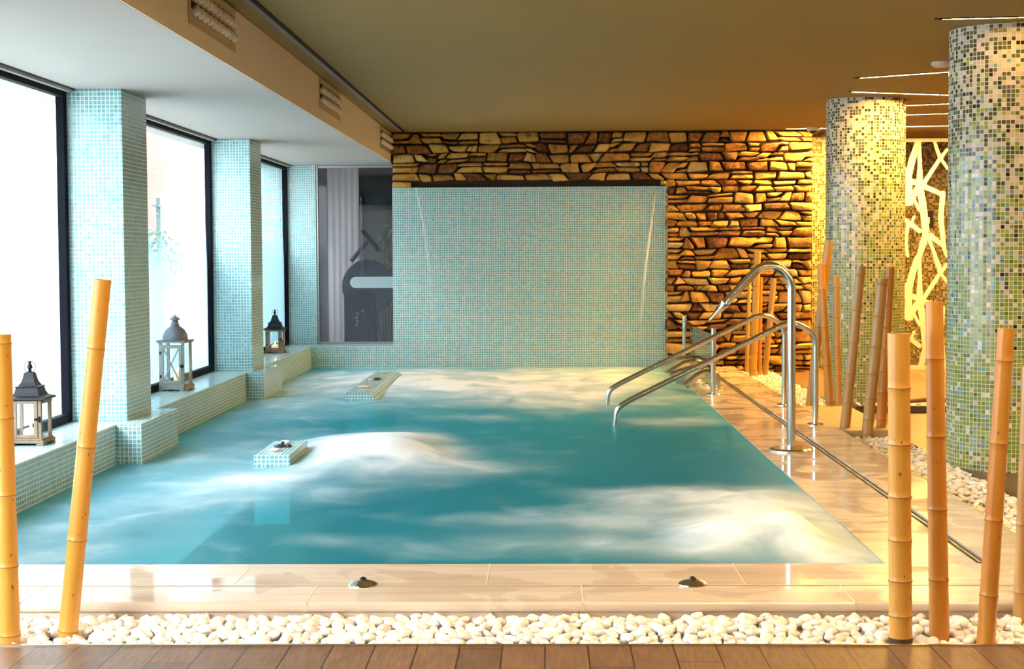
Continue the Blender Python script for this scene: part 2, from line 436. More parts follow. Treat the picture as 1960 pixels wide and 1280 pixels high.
def water_mat():
    m, nt = new_mat('pool_water')
    tc = nd(nt, 'ShaderNodeTexCoord').outputs['Object']
    at = nd(nt, 'ShaderNodeAttribute', attribute_name='foam').outputs['Fac']
    n1 = nd(nt, 'ShaderNodeTexNoise', {'Vector': nd(nt, 'ShaderNodeMapping', {'Vector': tc, 'Scale': (1.3, 1.0, 1)}).outputs[0], 'Scale': 2.0, 'Detail': 4.0, 'Roughness': 0.48, 'Distortion': 0.6})
    n3 = nd(nt, 'ShaderNodeTexNoise', {'Vector': nd(nt, 'ShaderNodeMapping', {'Vector': tc, 'Scale': (0.8, 0.9, 1)}).outputs[0], 'Scale': 6.0, 'Detail': 6.0, 'Roughness': 0.6, 'Distortion': 1.4})
    nn = math_(nt, 'ADD', math_(nt, 'MULTIPLY', n1.outputs[0], 0.85), math_(nt, 'MULTIPLY', n3.outputs[0], 0.15))
    nc = nd(nt, 'ShaderNodeMapRange', {'Value': nn, 'From Min': 0.30, 'From Max': 0.68, 'To Min': 0.50, 'To Max': 1.35}).outputs[0]
    wisp = nd(nt, 'ShaderNodeMapRange', {'Value': nn, 'From Min': 0.52, 'From Max': 0.72, 'To Max': 0.12}).outputs[0]
    fo = math_(nt, 'ADD', math_(nt, 'MULTIPLY', at, nc), wisp)
    foam = nd(nt, 'ShaderNodeMapRange', {'Value': fo, 'From Min': 0.03, 'From Max': 1.05}).outputs[0]
    body = nd(nt, 'ShaderNodeBsdfDiffuse', {'Color': (0.008, 0.46, 0.66, 1)})
    tr = nd(nt, 'ShaderNodeBsdfTransparent', {'Color': (0.45, 0.85, 0.90, 1)})
    # the flatter the ray, the longer its way through the cloudy water
    iz = nd(nt, 'ShaderNodeSeparateXYZ', {0: nd(nt, 'ShaderNodeNewGeometry').outputs['Incoming']}).outputs[2]
    iz = math_(nt, 'MAXIMUM', math_(nt, 'ABSOLUTE', iz), 0.03)
    path = math_(nt, 'SUBTRACT', 1.0, math_(nt, 'EXPONENT', math_(nt, 'DIVIDE', -0.075, iz)))
    w0 = nd(nt, 'ShaderNodeMixShader', {0: path, 1: tr.outputs[0], 2: body.outputs[0]})
    fm = nd(nt, 'ShaderNodeBsdfDiffuse', {'Color': (0.84, 0.92, 0.98, 1)})
    w1 = nd(nt, 'ShaderNodeMixShader', {0: foam, 1: w0.outputs[0], 2: fm.outputs[0]})
    n2 = nd(nt, 'ShaderNodeTexNoise', {'Vector': tc, 'Scale': 5.0, 'Detail': 4.0})
    bp = nd(nt, 'ShaderNodeBump', {'Height': n2.outputs[0], 'Strength': 0.35, 'Distance': 0.03})
    gl = nd(nt, 'ShaderNodeBsdfGlossy', {'Roughness': 0.32, 'Normal': bp.outputs[0]})
    fr = nd(nt, 'ShaderNodeFresnel', {'IOR': 1.33, 'Normal': bp.outputs[0]})
    k = math_(nt, 'MULTIPLY', fr.outputs[0], math_(nt, 'SUBTRACT', 0.13, math_(nt, 'MULTIPLY', foam, 0.125)), clamp=True)
    s = nd(nt, 'ShaderNodeMixShader', {0: k, 1: w1.outputs[0], 2: gl.outputs[0]})
    out(nt, s.outputs[0])
    return m


M['water'] = water_mat()


def stream_mat():
    m, nt = new_mat('falling_water')
    at = nd(nt, 'ShaderNodeAttribute', attribute_name='dens').outputs['Fac']
    t = nd(nt, 'ShaderNodeBsdfTransparent')
    d = nd(nt, 'ShaderNodeBsdfDiffuse', {'Color': (0.88, 0.92, 0.92, 1)})
    s = nd(nt, 'ShaderNodeMixShader', {0: at, 1: t.outputs[0], 2: d.outputs[0]})
    out(nt, s.outputs[0])
    return m


M['stream'] = stream_mat()


# ------------------------------------------------------------------ mesh helpers
class B:
    """collects shapes in one bmesh"""

    def __init__(self):
        self.bm = bmesh.new()
        self.uv = None

    def box(self, x0, x1, y0, y1, z0, z1, bev=0.0, seg=2, rot=None):
        r = bmesh.ops.create_cube(self.bm, size=1.0)
        vs = r['verts']
        mt = Matrix.Translation(((x0 + x1) / 2, (y0 + y1) / 2, (z0 + z1) / 2))
        if rot is not None:
            mt = mt @ rot
        mt = mt @ Matrix.Diagonal((x1 - x0, y1 - y0, z1 - z0, 1))
        bmesh.ops.transform(self.bm, matrix=mt, verts=vs)
        if bev > 0:
            es = list({e for v in vs for e in v.link_edges})
            bmesh.ops.bevel(self.bm, geom=es, offset=bev, segments=seg, profile=0.5, affect='EDGES')
        return self

    def bar(self, a, b, w, t, up=(0, 0, 1)):
        """rectangular bar from a to b, width w (across, perpendicular to up), thickness t (along up)"""
        a, b = Vector(a), Vector(b)
        d = (b - a)
        L = d.length
        d.normalize()
        u = Vector(up)
        s = d.cross(u)
        if s.length < 1e-4:
            s = d.cross(Vector((1, 0, 0)))
        s.normalize()
        u = s.cross(d)
        mt = Matrix((d, s, u)).transposed().to_4x4()
        r = bmesh.ops.create_cube(self.bm, size=1.0)
        bmesh.ops.transform(self.bm, matrix=Matrix.Translation((a + b) / 2) @ mt @ Matrix.Diagonal((L, w, t, 1)), verts=r['verts'])
        return self

    def rings(self, rings, cap0=True, cap1=True, close=False):
        bm = self.bm
        rv = [[bm.verts.new(p) for p in ring] for ring in rings]
        n = len(rv[0])
        m = len(rv)
        for i in range(m - 1 + (1 if close else 0)):
            A, C = rv[i], rv[(i + 1) % m]
            for j in range(n):
                bm.faces.new((A[j], A[(j + 1) % n], C[(j + 1) % n], C[j]))
        if not close:
            if cap0:
                bm.faces.new(list(reversed(rv[0])))
            if cap1:
                bm.faces.new(rv[-1])
        return self

    def tube(self, pts, r, n=12, cap=True, squash=None):
        pts = [Vector(p) for p in pts]
        rs = r if isinstance(r, (list, tuple)) else [r] * len(pts)
        t0 = (pts[1] - pts[0]).normalized()
        ref = Vector((0, 0, 1)) if abs(t0.z) < 0.9 else Vector((0, 1, 0))
        nrm = t0.cross(ref).normalized()
        rings = []
        for i, p in enumerate(pts):
            if i == 0:
                t = t0
            elif i == len(pts) - 1:
                t = (pts[i] - pts[i - 1]).normalized()
            else:
                t = ((pts[i + 1] - pts[i]).normalized() + (pts[i] - pts[i - 1]).normalized()).normalized()
            nrm = (nrm - t * nrm.dot(t)).normalized()
            bi = t.cross(nrm)
            s = squash[i] if squash else (1, 1)
            rings.append([p + nrm * (cos(2 * pi * k / n) * rs[i] * s[0]) + bi * (sin(2 * pi * k / n) * rs[i] * s[1]) for k in range(n)])
        return self.rings(rings, cap, cap)

    def lathe(self, prof, n=24, c=(0, 0, 0), sq=False, cap=True):
        """profile of (radius, z); sq makes a four-sided form with flat sides facing x and y"""
        c = Vector(c)
        rings = []
        for (r, z) in prof:
            if sq:
                rings.append([c + Vector((r * sx, r * sy, z)) for (sx, sy) in ((1, 1), (-1, 1), (-1, -1), (1, -1))])
            else:
                rings.append([c + Vector((r * cos(2 * pi * k / n), r * sin(2 * pi * k / n), z)) for k in range(n)])
        return self.rings(rings, cap, cap)

    def poly(self, pts):
        self.bm.faces.new([self.bm.verts.new(p) for p in pts])
        return self

    def xform(self, mt):
        bmesh.ops.transform(self.bm, matrix=mt, verts=self.bm.verts[:])
        return self

    def mesh(self, name, mat, smooth=False, uv=False, uvoff=(0, 0, 0), angle=35):
        bm = self.bm
        bmesh.ops.recalc_face_normals(bm, faces=bm.faces[:])
        if uv:
            lay = bm.loops.layers.uv.verify()
            o = Vector(uvoff)
            for f in bm.faces:
                nx, ny, nz = (abs(v) for v in f.normal)
                for l in f.loops:
                    p = l.vert.co + o
                    if nz >= nx and nz >= ny:
                        l[lay].uv = (p.x, p.y)
                    elif nx >= ny:
                        l[lay].uv = (p.y, p.z)
                    else:
                        l[lay].uv = (p.x, p.z)
        me = bpy.data.meshes.new(name)
        bm.to_mesh(me)
        bm.free()
        me.materials.append(mat)
        if smooth:
            me.polygons.foreach_set('use_smooth', [True] * len(me.polygons))
            me.set_sharp_from_angle(angle=radians(angle))
        return me


def link(name, me, parent=None, loc=(0, 0, 0), rot=(0, 0, 0)):
    o = bpy.data.objects.new(name, me)
    COL.objects.link(o)
    o.location = loc
    o.rotation_euler = rot
    if parent is not None:
        o.parent = parent
    return o


def part(name, b, mat, parent, smooth=False, uv=False, loc=(0, 0, 0), label=None, uvoff=(0, 0, 0), angle=35):
    o = link(name, b.mesh(name, M[mat], smooth, uv, uvoff, angle), parent, loc)
    if label:
        o['label'] = label
    return o


def tag(o, label, cat, group=None, kind=None):
    o['label'] = label
    o['category'] = cat
    if group:
        o['group'] = group
    if kind:
        o['kind'] = kind
    return o


def thing(name, label, cat, loc=(0, 0, 0), rotz=0.0, group=None):
    o = bpy.data.objects.new(name, None)
    COL.objects.link(o)
    o.empty_display_size = 0.1
    o.location = loc
    o.rotation_euler = (0, 0, rotz)
    return tag(o, label, cat, group)


def struct(name, b, mat, parent=None, smooth=False, uv=False, uvoff=(0, 0, 0)):
    o = link(name, b.mesh(name, M[mat], smooth, uv, uvoff), parent)
    if parent is None:
        o['kind'] = 'structure'
    return o


def fillet(pts, rad, seg=8):
    pts = [Vector(p) for p in pts]
    res = [pts[0]]
    for i in range(1, len(pts) - 1):
        a, b, c = pts[i - 1], pts[i], pts[i + 1]
        u, v = (a - b).normalized(), (c - b).normalized()
        ang = u.angle(v)
        r = rad[i - 1] if isinstance(rad, (list, tuple)) else rad
        d = r / tan(ang / 2)
        d = min(d, (a - b).length * 0.49, (c - b).length * 0.49)
        r = d * tan(ang / 2)
        p0, p1 = b + u * d, b + v * d
        ctr = b + (u + v).normalized() * (r / sin(ang / 2))
        w0, w1 = p0 - ctr, p1 - ctr
        tot = w0.angle(w1)
        ax = w0.cross(w1).normalized()
        for k in range(seg + 1):
            res.append(ctr + Matrix.Rotation(tot * k / seg, 3, ax) @ w0)
    res.append(pts[-1])
    return res


# ================================================================== THE SETTING
WX0, WX1 = -2.62, 1.39        # pool sides
PY0, PY1 = 6.38, 17.58        # pool ends
DX1 = 2.13                    # right edge of the deck
KX = 2.55                     # kerb of the side pebble bed
ZF = -0.065                   # wood floor
ZS = 2.30                     # soffit
ZC = 2.63                     # ceiling
PYF = 5.29                    # front edge of pebble bed
DYF = 5.66                    # front edge of the deck
SILL = 0.24
GLX = -2.99                   # glass plane

# floor, in wood
b = B()
b.box(-3.3, 6.6, -3.0, PYF - 0.012, ZF - 0.12, ZF)
b.box(KX + 0.02, 6.6, PYF - 0.012, 19.7, ZF - 0.12, ZF)
struct('floor', b, 'wood')
# ceiling and lowered soffit
b = B()
b.box(-1.71, 6.6, -3.0, 19.7, ZC, ZC + 0.12)
struct('ceiling', b, 'ceil')
b = B()
b.box(-3.3, -1.71, -3.0, 18.2, ZS, ZC + 0.12, 0.004)
struct('ceiling_soffit', b, 'paint')
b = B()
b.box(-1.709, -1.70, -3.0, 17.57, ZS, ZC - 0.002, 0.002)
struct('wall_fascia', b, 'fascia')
# closing walls out of the picture
b = B()
b.box(-3.3, 6.6, -3.12, -3.0, ZF - 0.12, ZC)
struct('wall_front', b, 'cream')
b = B()
b.box(6.6, 6.72, -3.1, 19.8, ZF - 0.12, ZC)
struct('wall_right', b, 'wallmos', uv=True)
b = B()
b.box(3.02, 6.7, 19.6, 19.75, ZF - 0.12, ZC)
b.box(3.0, 3.60, 17.95, 18.05, ZF, ZC)
b.box(3.5, 3.6, 18.05, 19.6, ZF, ZC)
struct('wall_hall', b, 'wallmos', uv=True)
# left wall: tiled ledge under the windows; plain piece near the camera
b = B()
b.box(-3.3, WX0, 1.0, 18.1, -1.3, SILL, 0.004)
b.box(-3.3, GLX + 0.03, -3.0, 1.9, SILL, ZS)
b.box(-3.3, GLX + 0.35, 5.55, 6.07, SILL, ZS)
struct('wall_left', b, 'aqua', uv=True)
b = B()
b.box(-3.3, WX0, -3.0, 1.0, -0.2, SILL)
struct('wall_left_end', b, 'aqua', uv=True)

# back wall: tiled panel, low ledge under the gym window, stone cladding
b = B()
b.box(-1.69, WX1, PY1, PY1 + 0.5, -1.3, 2.02)
b.box(WX0, -1.69, PY1, 18.1, -1.3, SILL)
b.box(-3.3, WX0, 18.06, 18.3, SILL, ZS)
wall_back = struct('wall_back', b, 'aqua', uv=True)
b = B()
b.box(-1.69, 3.0, PY1 + 0.02, 18.2, 2.03, ZC)
b.box(WX1 - 0.02, 3.0, PY1 + 0.02, 18.2, -0.3, 2.03)
b.box(-1.69, WX1, PY1 + 0.08, 18.0, 2.0, 2.06)
struct('stone_backing', b, 'mortar', wall_back)


def stone_wall():
    bb = B()
    bm = bb.bm
    tone_l = bm.verts.layers.float.new('tone')
    R = random.Random(21)
    us = [0, 0.05, 0.16, 0.38, 0.62, 0.84, 0.95, 1]
    vs = [0, 0.09, 0.28, 0.5, 0.72, 0.91, 1]

    def zline(k, z, x):
        if k is None:
            return z
        return z + 0.024 * noise.noise((x * 2.3, k * 7.31, 0.5)) + 0.014 * noise.noise((x * 6.1, k * 3.7, 4.5))

    def stone(q, dep, tone):
        w = (q[1] - q[0]).length
        h = (q[3] - q[0]).length
        seed = R.random() * 50
        cen = (q[0] + q[1] + q[2] + q[3]) / 4
        cut = [R.uniform(0.0, 0.13) for _ in range(4)]
        tilt = (R.uniform(-0.02, 0.02), R.uniform(-0.02, 0.02))
        rows = []
        for v in vs:
            row = []
            for u in us:
                a = q[0].lerp(q[1], u)
                c = q[3].lerp(q[2], u)
                p = a.lerp(c, v)
                ck = cut[(2 if v > 0.5 else 0) + (1 if u > 0.5 else 0)]
                p = cen + (p - cen) * (1 - ck * (abs(2 * u - 1) * abs(2 * v - 1)) ** 3)
                e = min(min(u, 1 - u) * w, min(v, 1 - v) * h) / 0.016
                e = min(e, 1.0)
                f = sqrt(max(0, 1 - (1 - e) ** 2))
                cr = min(u, 1 - u) * w + min(v, 1 - v) * h
                nn = noise.noise((p.x * 9 + seed, p.y * 9, seed)) * 0.020 + (u - 0.5) * tilt[0] + (v - 0.5) * tilt[1] + noise.noise((p.x * 30 + seed, p.y * 30, seed)) * 0.006
                jx = noise.noise((p.x * 20 + seed, p.y * 20, 3)) * 0.006
                ver = bm.verts.new((p.x + jx, 17.60 - dep * f * (0.55 + 0.45 * min(1, cr / 0.03)) + nn * f, p.y + jx * 0.7))
                ver[tone_l] = tone
                row.append(ver)
            rows.append(row)
        for i in range(len(vs) - 1):
            for j in range(len(us) - 1):
                bm.faces.new((rows[i][j], rows[i][j + 1], rows[i + 1][j + 1], rows[i + 1][j]))

    def region(x0, x1, z0, z1, kbase, flat_bottom=True):
        zs = [z0]
        while zs[-1] < z1 - 0.13:
            zs.append(zs[-1] + R.uniform(0.075, 0.135))
        zs.append(z1)
        nrow = len(zs) - 1
        for i in range(nrow):
            k0 = None if (i == 0) else kbase + i
            k1 = None if (i == nrow - 1) else kbase + i + 1
            x = x0
            sl0 = 0.0
            while x < x1 - 0.01:
                w = R.choice([R.uniform(0.09, 0.16), R.uniform(0.15, 0.26), R.uniform(0.2, 0.33)])
                xe = x + w
                if xe > x1 - 0.08:
                    xe = x1
                sl1 = 0.0 if xe == x1 else R.uniform(-0.045, 0.045)
                g = R.uniform(0.003, 0.007)

                def quad(za, zb):
                    return [Vector((x - sl0 + g, za(x) + g)), Vector((xe - sl1 - g, za(xe) + g)),
                            Vector((xe + sl1 - g, zb(xe) - g)), Vector((x + sl0 + g, zb(x) - g))]
                lo = lambda xx: zline(k0, zs[i], xx)
                hi = lambda xx: zline(k1, zs[i + 1], xx)
                tn = min(1, max(0.0, R.gauss(0.50, 0.21)))
                if R.random() < 0.14:
                    tn = R.uniform(0.05, 0.25)
                dep = R.uniform(0.045, 0.10)
                hgt = hi((x + xe) / 2) - lo((x + xe) / 2)
                if hgt > 0.10 and R.random() < 0.45:
                    f = R.uniform(0.35, 0.65)
                    mid = lambda xx: lo(xx) + (hi(xx) - lo(xx)) * f
                    stone(quad(lo, mid), dep, tn)
                    stone(quad(mid, hi), R.uniform(0.045, 0.1), min(1, max(0, R.gauss(0.55, 0.2))))
                else:
                    q = quad(lo, hi)
                    for c in q:
                        c.x += R.uniform(-0.012, 0.010)
                        c.y += R.uniform(-0.013, 0.010)
                    stone(q, dep, tn)
                x = xe
                sl0 = sl1
    region(-1.69, 3.0, 2.085, ZC - 0.004, 10)
    region(WX1 - 0.03, 3.0, -0.09, 2.085, 60)
    # two small stones that close the ends of the black water slot
    for (xa, xb, za, zb) in ((-1.69, -1.475, 2.01, 2.082), (1.31, 1.38, 2.03, 2.082)):
        stone([Vector((xa, za)), Vector((xb, za)), Vector((xb, zb)), Vector((xa, zb))], 0.11, 0.7)
    return bb


struct('stone_cladding', stone_wall(), 'stone', wall_back, smooth=True)
b = B()
b.box(-1.48, 1.32, PY1 - 0.02, PY1 + 0.09, 2.018, 2.03)
b.box(-1.48, 1.32, PY1 + 0.06, PY1 + 0.09, 2.03, 2.085)
struct('water_slot', b, 'black', wall_back)

# basin
b = B()
b.box(WX0, WX1, PY0, PY1, -1.30, -1.22)
b.box(WX1, WX1 + 0.1, PY0, PY1, -1.3, -0.10)
b.box(WX0, WX1, PY0 - 0.1, PY0, -1.3, -0.10)
struct('pool_basin', b, 'deep', uv=True)
b = B()
b.box(WX0 - 0.01, -1.92, PY0, PY1, -1.22, -0.34, 0.01)
bench = struct('pool_bench', b, 'benchtile', uv=True)

# deck
b = B()
b.box(WX0, DX1, DYF + 0.30, PY0, -0.30, 0.0, 0.004)                 # row along the water
b.box(WX0, DX1, DYF, DYF + 0.298, -0.038, 0.0, 0.014, 3)            # bullnose row
b.box(WX0, DX1, DYF + 0.014, DYF + 0.298, -0.30, -0.0385)            # riser
b.box(WX1, 1.768, PY0 + 0.002, 17.52, -0.30, 0.0, 0.004)
b.box(1.822, DX1, PY0 + 0.002, 17.52, -0.30, 0.0, 0.004)
b.box(1.768, 1.822, PY0 + 0.002, 17.52, -0.30, -0.05)
deck = struct('pool_deck', b, 'marble')
b = B()


def joint(x0, y0, x1, y1, w=0.004):
    b.bar((x0, y0, 0.0002), (x1, y1, 0.0002), w, 0.0016)


b.box(-2.6, DX1, DYF + 0.297, DYF + 0.301, -0.001, 0.0009)
for x in (-1.93, -0.875, 0.140, 1.128):
    b.box(x - 0.002, x + 0.002, DYF - 0.0012, DYF + 0.298, -0.030, 0.0009)
for x in (-1.20, -0.225, 0.77, 1.70):
    joint(x, DYF + 0.30, x, PY0)
for y in (7.4, 8.5, 9.6, 10.7, 11.8, 12.9, 14.0, 15.1, 16.2):
    joint(WX1, y, 1.768, y)
    joint(1.822, y + 0.5, DX1, y + 0.5)
struct('deck_joint', b, 'joint', deck)

# beds for the pebbles
b = B()
b.box(-3.0, KX, PYF, DYF + 0.02, -0.30, -0.125)
b.box(DX1, KX, DYF + 0.02, 17.55, -0.30, -0.115)
struct('pebble_bed', b, 'tray')
b = B()
b.box(-3.2, KX + 0.02, PYF - 0.012, PYF, ZF - 0.1, ZF + 0.006)
struct('trim_1', b, 'trim_metal')
b = B()
b.box(KX, KX + 0.02, PYF, 17.5, ZF - 0.1, ZF + 0.008)
b.box(KX - 0.012, KX, PYF, 17.5, ZF - 0.1, ZF - 0.012)
struct('trim_2', b, 'kerb')
# flagstone crossing through the side bed
b = B()
b.box(DX1 + 0.002, KX - 0.014, 11.25, 13.05, -0.11, -0.004, 0.01)
struct('stone_path', b, 'flag')

# windows of the left wall
for i, (a, c) in enumerate(WINS):
    n = {0: 4, 1: 1, 2: 2, 3: 3}[i]
    w = link('window_%d' % n, None)
    w.location = (GLX, (a + c) / 2, SILL)
    w['kind'] = 'structure'
    L = (c - a) / 2
    hh = ZS - SILL
    f = B()
    t = 0.055
    f.box(-0.006, 0.048, -L, -L + t, 0.0, hh, 0.006)
    f.box(-0.006, 0.048, L - t, L, 0.0, hh, 0.006)
    f.box(-0.006, 0.048, -L + t, L - t, 0.0, t, 0.006)
    f.box(-0.006, 0.048, -L + t, L - t, hh - 0.05, hh - 0.005, 0.006)
    part('window_frame', f, 'black_frame', w)
    g = B()
    g.box(-0.004, 0.004, -L + t, L - t, t, hh - 0.05)
    part('window_pane', g, 'glass', w)
    if n in (2, 3):
        g = B()
        g.poly([(0.006, -L + t, t), (0.006, L - t, t), (0.006, L - t, hh - 0.055), (0.006, -L + t, hh - 0.055)])
        part('condensation', g, 'frost', w)
    r = B()
    r.box(0.055, 0.085, -L, L, hh - 0.02, hh, 0.003)
    part('blind_track', r, 'paint', w)
    r = B()
    r.box(0.095, 0.108, -L, L, hh - 0.004, hh + 0.001)
    part('track_gap', r, 'black', w)

# window to the gym in the back wall
w = link('window_5', None)
w.location = (-2.155, 18.12, SILL)
w['kind'] = 'structure'
f = B()
f.box(-0.465, -0.44, -0.03, 0.03, 0.0, ZS - SILL, 0.004)
f.box(-0.44, 0.465, -0.03, 0.03, 0.0, 0.022, 0.004)
f.box(-0.44, 0.465, -0.03, 0.03, ZS - SILL - 0.03, ZS - SILL - 0.002, 0.004)
part('window_frame', f, 'brushed', w)
g = B()
g.box(-0.44, 0.465, -0.006, 0.006, 0.022, ZS - SILL - 0.03)
part('window_pane', g, 'gymglass', w)
g = B()
g.poly([(-0.44, -0.009, 0.022), (0.465, -0.009, 0.022), (0.465, -0.009, 2.0), (-0.44, -0.009, 2.0)])
part('condensation', g, 'gymfog', w)
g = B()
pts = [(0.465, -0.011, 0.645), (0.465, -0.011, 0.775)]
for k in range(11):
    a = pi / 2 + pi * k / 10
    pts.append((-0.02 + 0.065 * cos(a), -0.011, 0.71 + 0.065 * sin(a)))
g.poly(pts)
part('pale_band', g, 'band', w)  # pale half-transparent strip, rounded at its left end

# gym behind the glass
b = B()
b.box(-3.3, 0.6, 21.6, 21.7, -0.3, 2.75)
b.box(0.5, 0.6, 18.2, 21.6, -0.3, 2.75)
b.box(-3.4, -3.3, 18.2, 21.7, -0.3, 0.2)
b.box(-3.4, -3.3, 18.2, 19.2, 0.2, 2.75)
b.box(-3.4, -3.3, 20.6, 21.7, 0.2, 2.75)
b.box(-3.4, -3.3, 19.2, 20.6, 2.2, 2.75)
struct('wall_gym', b, 'gym_wall')
b = B()
b.box(-3.4, 0.6, 18.2, 21.7, -0.4, -0.3)
struct('floor_gym', b, 'gym_dark')
b = B()
b.box(-3.4, 0.6, 18.2, 21.7, 2.75, 2.85)
struct('ceiling_gym', b, 'gym_wall')

# outdoors
b = B()
b.box(-5.75, -5.6, 13.5, 42.0, -1.0, 5.0)
struct('wall_courtyard', b, 'stucco')
b = B()
b.box(-16.0, -3.31, -12.0, 45.0, -1.0, -0.6)
struct('ground_courtyard', b, 'paving')
b = B()
b.box(-5.62, -5.46, 21.55, 22.6, -0.6, 5.0)
struct('wall_pier', b, 'pink')


# ================================================================== TILED PILLARS, COLUMNS
def tiled_pillar(y0, y1, label):
    t = thing('tiled_pillar', label, 'pillar', (WX0, (y0 + y1) / 2, 0.0), 0, 'tiled pillars between the windows')
    d = (y1 - y0) / 2
    s = B()
    s.box(GLX + 0.02 - WX0, 0.02, -d, d, SILL, ZS - 0.001, 0.003)
    part('shaft', s, 'aqua', t, uv=True, uvoff=(0.003, 0.008, 0.006))
    p = B()
    p.box(0.001, 0.156, -d - 0.19, d + 0.18, -0.34, SILL + 0.003, 0.003)
    part('plinth', p, 'aqua', t, uv=True, uvoff=(0.003, 0.008, 0.006))


tiled_pillar(9.69, 10.29, 'square pale green tiled pillar between the nearest windows, left of the white lantern')
tiled_pillar(13.92, 14.47, 'square pale green tiled pillar between the white lantern and the far black-roofed lantern')


def column(x, y, label):
    R = 0.350
    bb = B()
    lay = bb.bm.loops.layers.uv.verify()
    n = 96
    h0, h1 = ZF, ZC
    vb = [bb.bm.verts.new((R * cos(2 * pi * k / n), R * sin(2 * pi * k / n), h0)) for k in range(n)]
    vt = [bb.bm.verts.new((R * cos(2 * pi * k / n), R * sin(2 * pi * k / n), h1)) for k in range(n)]
    circ = round(2 * pi * R / 0.026) * 0.026
    for k in range(n):
        f = bb.bm.faces.new((vb[k], vb[(k + 1) % n], vt[(k + 1) % n], vt[k]))
        us = (k / n * circ, (k + 1) / n * circ, (k + 1) / n * circ, k / n * circ)
        zs = (h0, h0, h1, h1)
        for l, u, z in zip(f.loops, us, zs):
            l[lay].uv = (u + x, z)
    o = link('mosaic_column', bb.mesh('mosaic_column', M['column'], True), None, (x, y, 0))
    tag(o, label, 'column', 'round mosaic columns')


column(2.868, 9.80, 'thick round column of green and cream mosaic at the right picture edge')
column(2.897, 14.20, 'round green and cream mosaic column further back, behind the row of leaning bamboo poles')

# ================================================================== WATER
FOAM = [  # pixel centre, half sizes, amount, mound height
    (1010, 735, 300, 24, 0.75, 0.02), (1190, 732, 110, 26, 0.45, 0.03), (760, 728, 80, 16, 0.60, 0.04), (900, 748, 130, 18, 0.45, 0.02),
    (1080, 768, 90, 14, 0.55, 0.0), (730, 866, 110, 28, 1.00, 0.10), (650, 890, 110, 24, 0.45, 0.02), (860, 878, 120, 26, 0.45, 0.0),
    (470, 925, 130, 22, 0.50, 0.0), (905, 803, 60, 5, 0.28, 0.0), (1290, 950, 150, 14, 0.45, 0.0), (1430, 980, 170, 34, 0.85, 0.03),
    (1410, 1035, 60, 26, 0.75, 0.10), (1520, 1030, 130, 40, 0.75, 0.02), (1180, 995, 230, 16, 0.40, 0.0), (1330, 1060, 150, 22, 0.40, 0.0),
    (800, 1076, 18, 7, 1.05, 0.03), (1290, 808, 70, 10, 0.42, 0.0), (560, 745, 130, 18, 0.30, 0.0), (640, 725, 90, 10, 0.35, 0.0),
    (180, 1010, 190, 70, 0.22, 0.0), (420, 870, 150, 40, 0.24, 0.0), (330, 940, 150, 30, 0.16, 0.0), (530, 780, 110, 30, 0.34, 0.0), (1000, 712, 330, 9, 0.35, 0.0), (1100, 1040, 200, 18, 0.25, 0.0), (700, 1040, 80, 12, 0.15, 0.0),
]
fb = []
for (px, py, hw, hh, am, mz) in FOAM:
    c = P(px, py)
    sx = abs(P(px + hw, py).x - c.x)
    sy = abs(P(px, py - hh).y - P(px, py + hh).y) / 2
    fb.append((c.x, c.y, sx, sy, am, mz))


def water():
    bb = B()
    bm = bb.bm
    lay = bm.verts.layers.float.new('foam')
    nx, ny = 120, 230
    x0, x1 = WX0 + 0.001, WX1 - 0.002
    y0, y1 = PY0 + 0.001, PY1 - 0.001
    rows = []
    for j in range(ny + 1):
        y = y0 + (y1 - y0) * j / ny
        row = []
        for i in range(nx + 1):
            x = x0 + (x1 - x0) * i / nx
            wx = x + 0.35 * noise.noise((x * 1.3, y * 0.9, 2.0))
            wy = y + 0.5 * noise.noise((x * 1.1, y * 0.8, 9.0))
            f = 0.0
            z = -0.004
            for (cx, cy, sx, sy, am, mz) in fb:
                e = ((wx - cx) / sx) ** 2 + ((wy - cy) / sy) ** 2
                if e < 8:
                    g = exp(-e * 0.8)
                    f += am * g
                    z += mz * g
            edge = min(x - x0, x1 - x, y - y0, y1 - y)
            k = min(1, max(0, edge / 0.25))
            z = -0.004 + (z + 0.004) * k + 0.006 * k * noise.noise((x * 4, y * 2.5, 0))
            v = bm.verts.new((x, y, z))
            v[lay] = min(1.2, f)
            row.append(v)
        rows.append(row)
    solid = [(-2.7, -2.47, 9.50, 10.47), (-2.7, -2.47, 13.73, 14.65), (-1.735, -1.52, 9.28, 10.0), (-1.715, -1.43, 13.5, 16.1)]
    for j in range(ny):
        for i in range(nx):
            f = (rows[j][i], rows[j][i + 1], rows[j + 1][i + 1], rows[j + 1][i])
            if any(all(a + 0.004 < v.co.x < c - 0.004 and d + 0.004 < v.co.y < e - 0.004 for v in f) for (a, c, d, e) in solid):
                continue
            bm.faces.new(f)
    bmesh.ops.delete(bm, geom=[v for v in bm.verts if not v.link_faces], context='VERTS')
    return bb


o = link('pool_water', water().mesh('pool_water', M['water'], True))
tag(o, 'swirling turquoise pool water with soft white foam', 'water', kind='stuff')


def stream(pts, name, label):
    """one thick edge of the falling sheet: soft strip bulging forward"""
    bb = B()
    bm = bb.bm
    lay = bm.verts.layers.float.new('dens')
    rows = []
    for (x, y, z, w, d) in pts:
        row = []
        for k in range(7):
            u = k / 6
            v = bm.verts.new((x + (u - 0.5) * w, y - 0.012 * sin(pi * u), z))
            v[lay] = d * sin(pi * u)
            row.append(v)
        rows.append(row)
    for i in range(len(rows) - 1):
        for k in range(6):
            bm.faces.new((rows[i][k], rows[i][k + 1], rows[i + 1][k + 1], rows[i + 1][k]))
    o = link(name, bb.mesh(name, M['stream'], True))
    return tag(o, label, 'water stream', 'edges of the falling water sheet', 'thing')


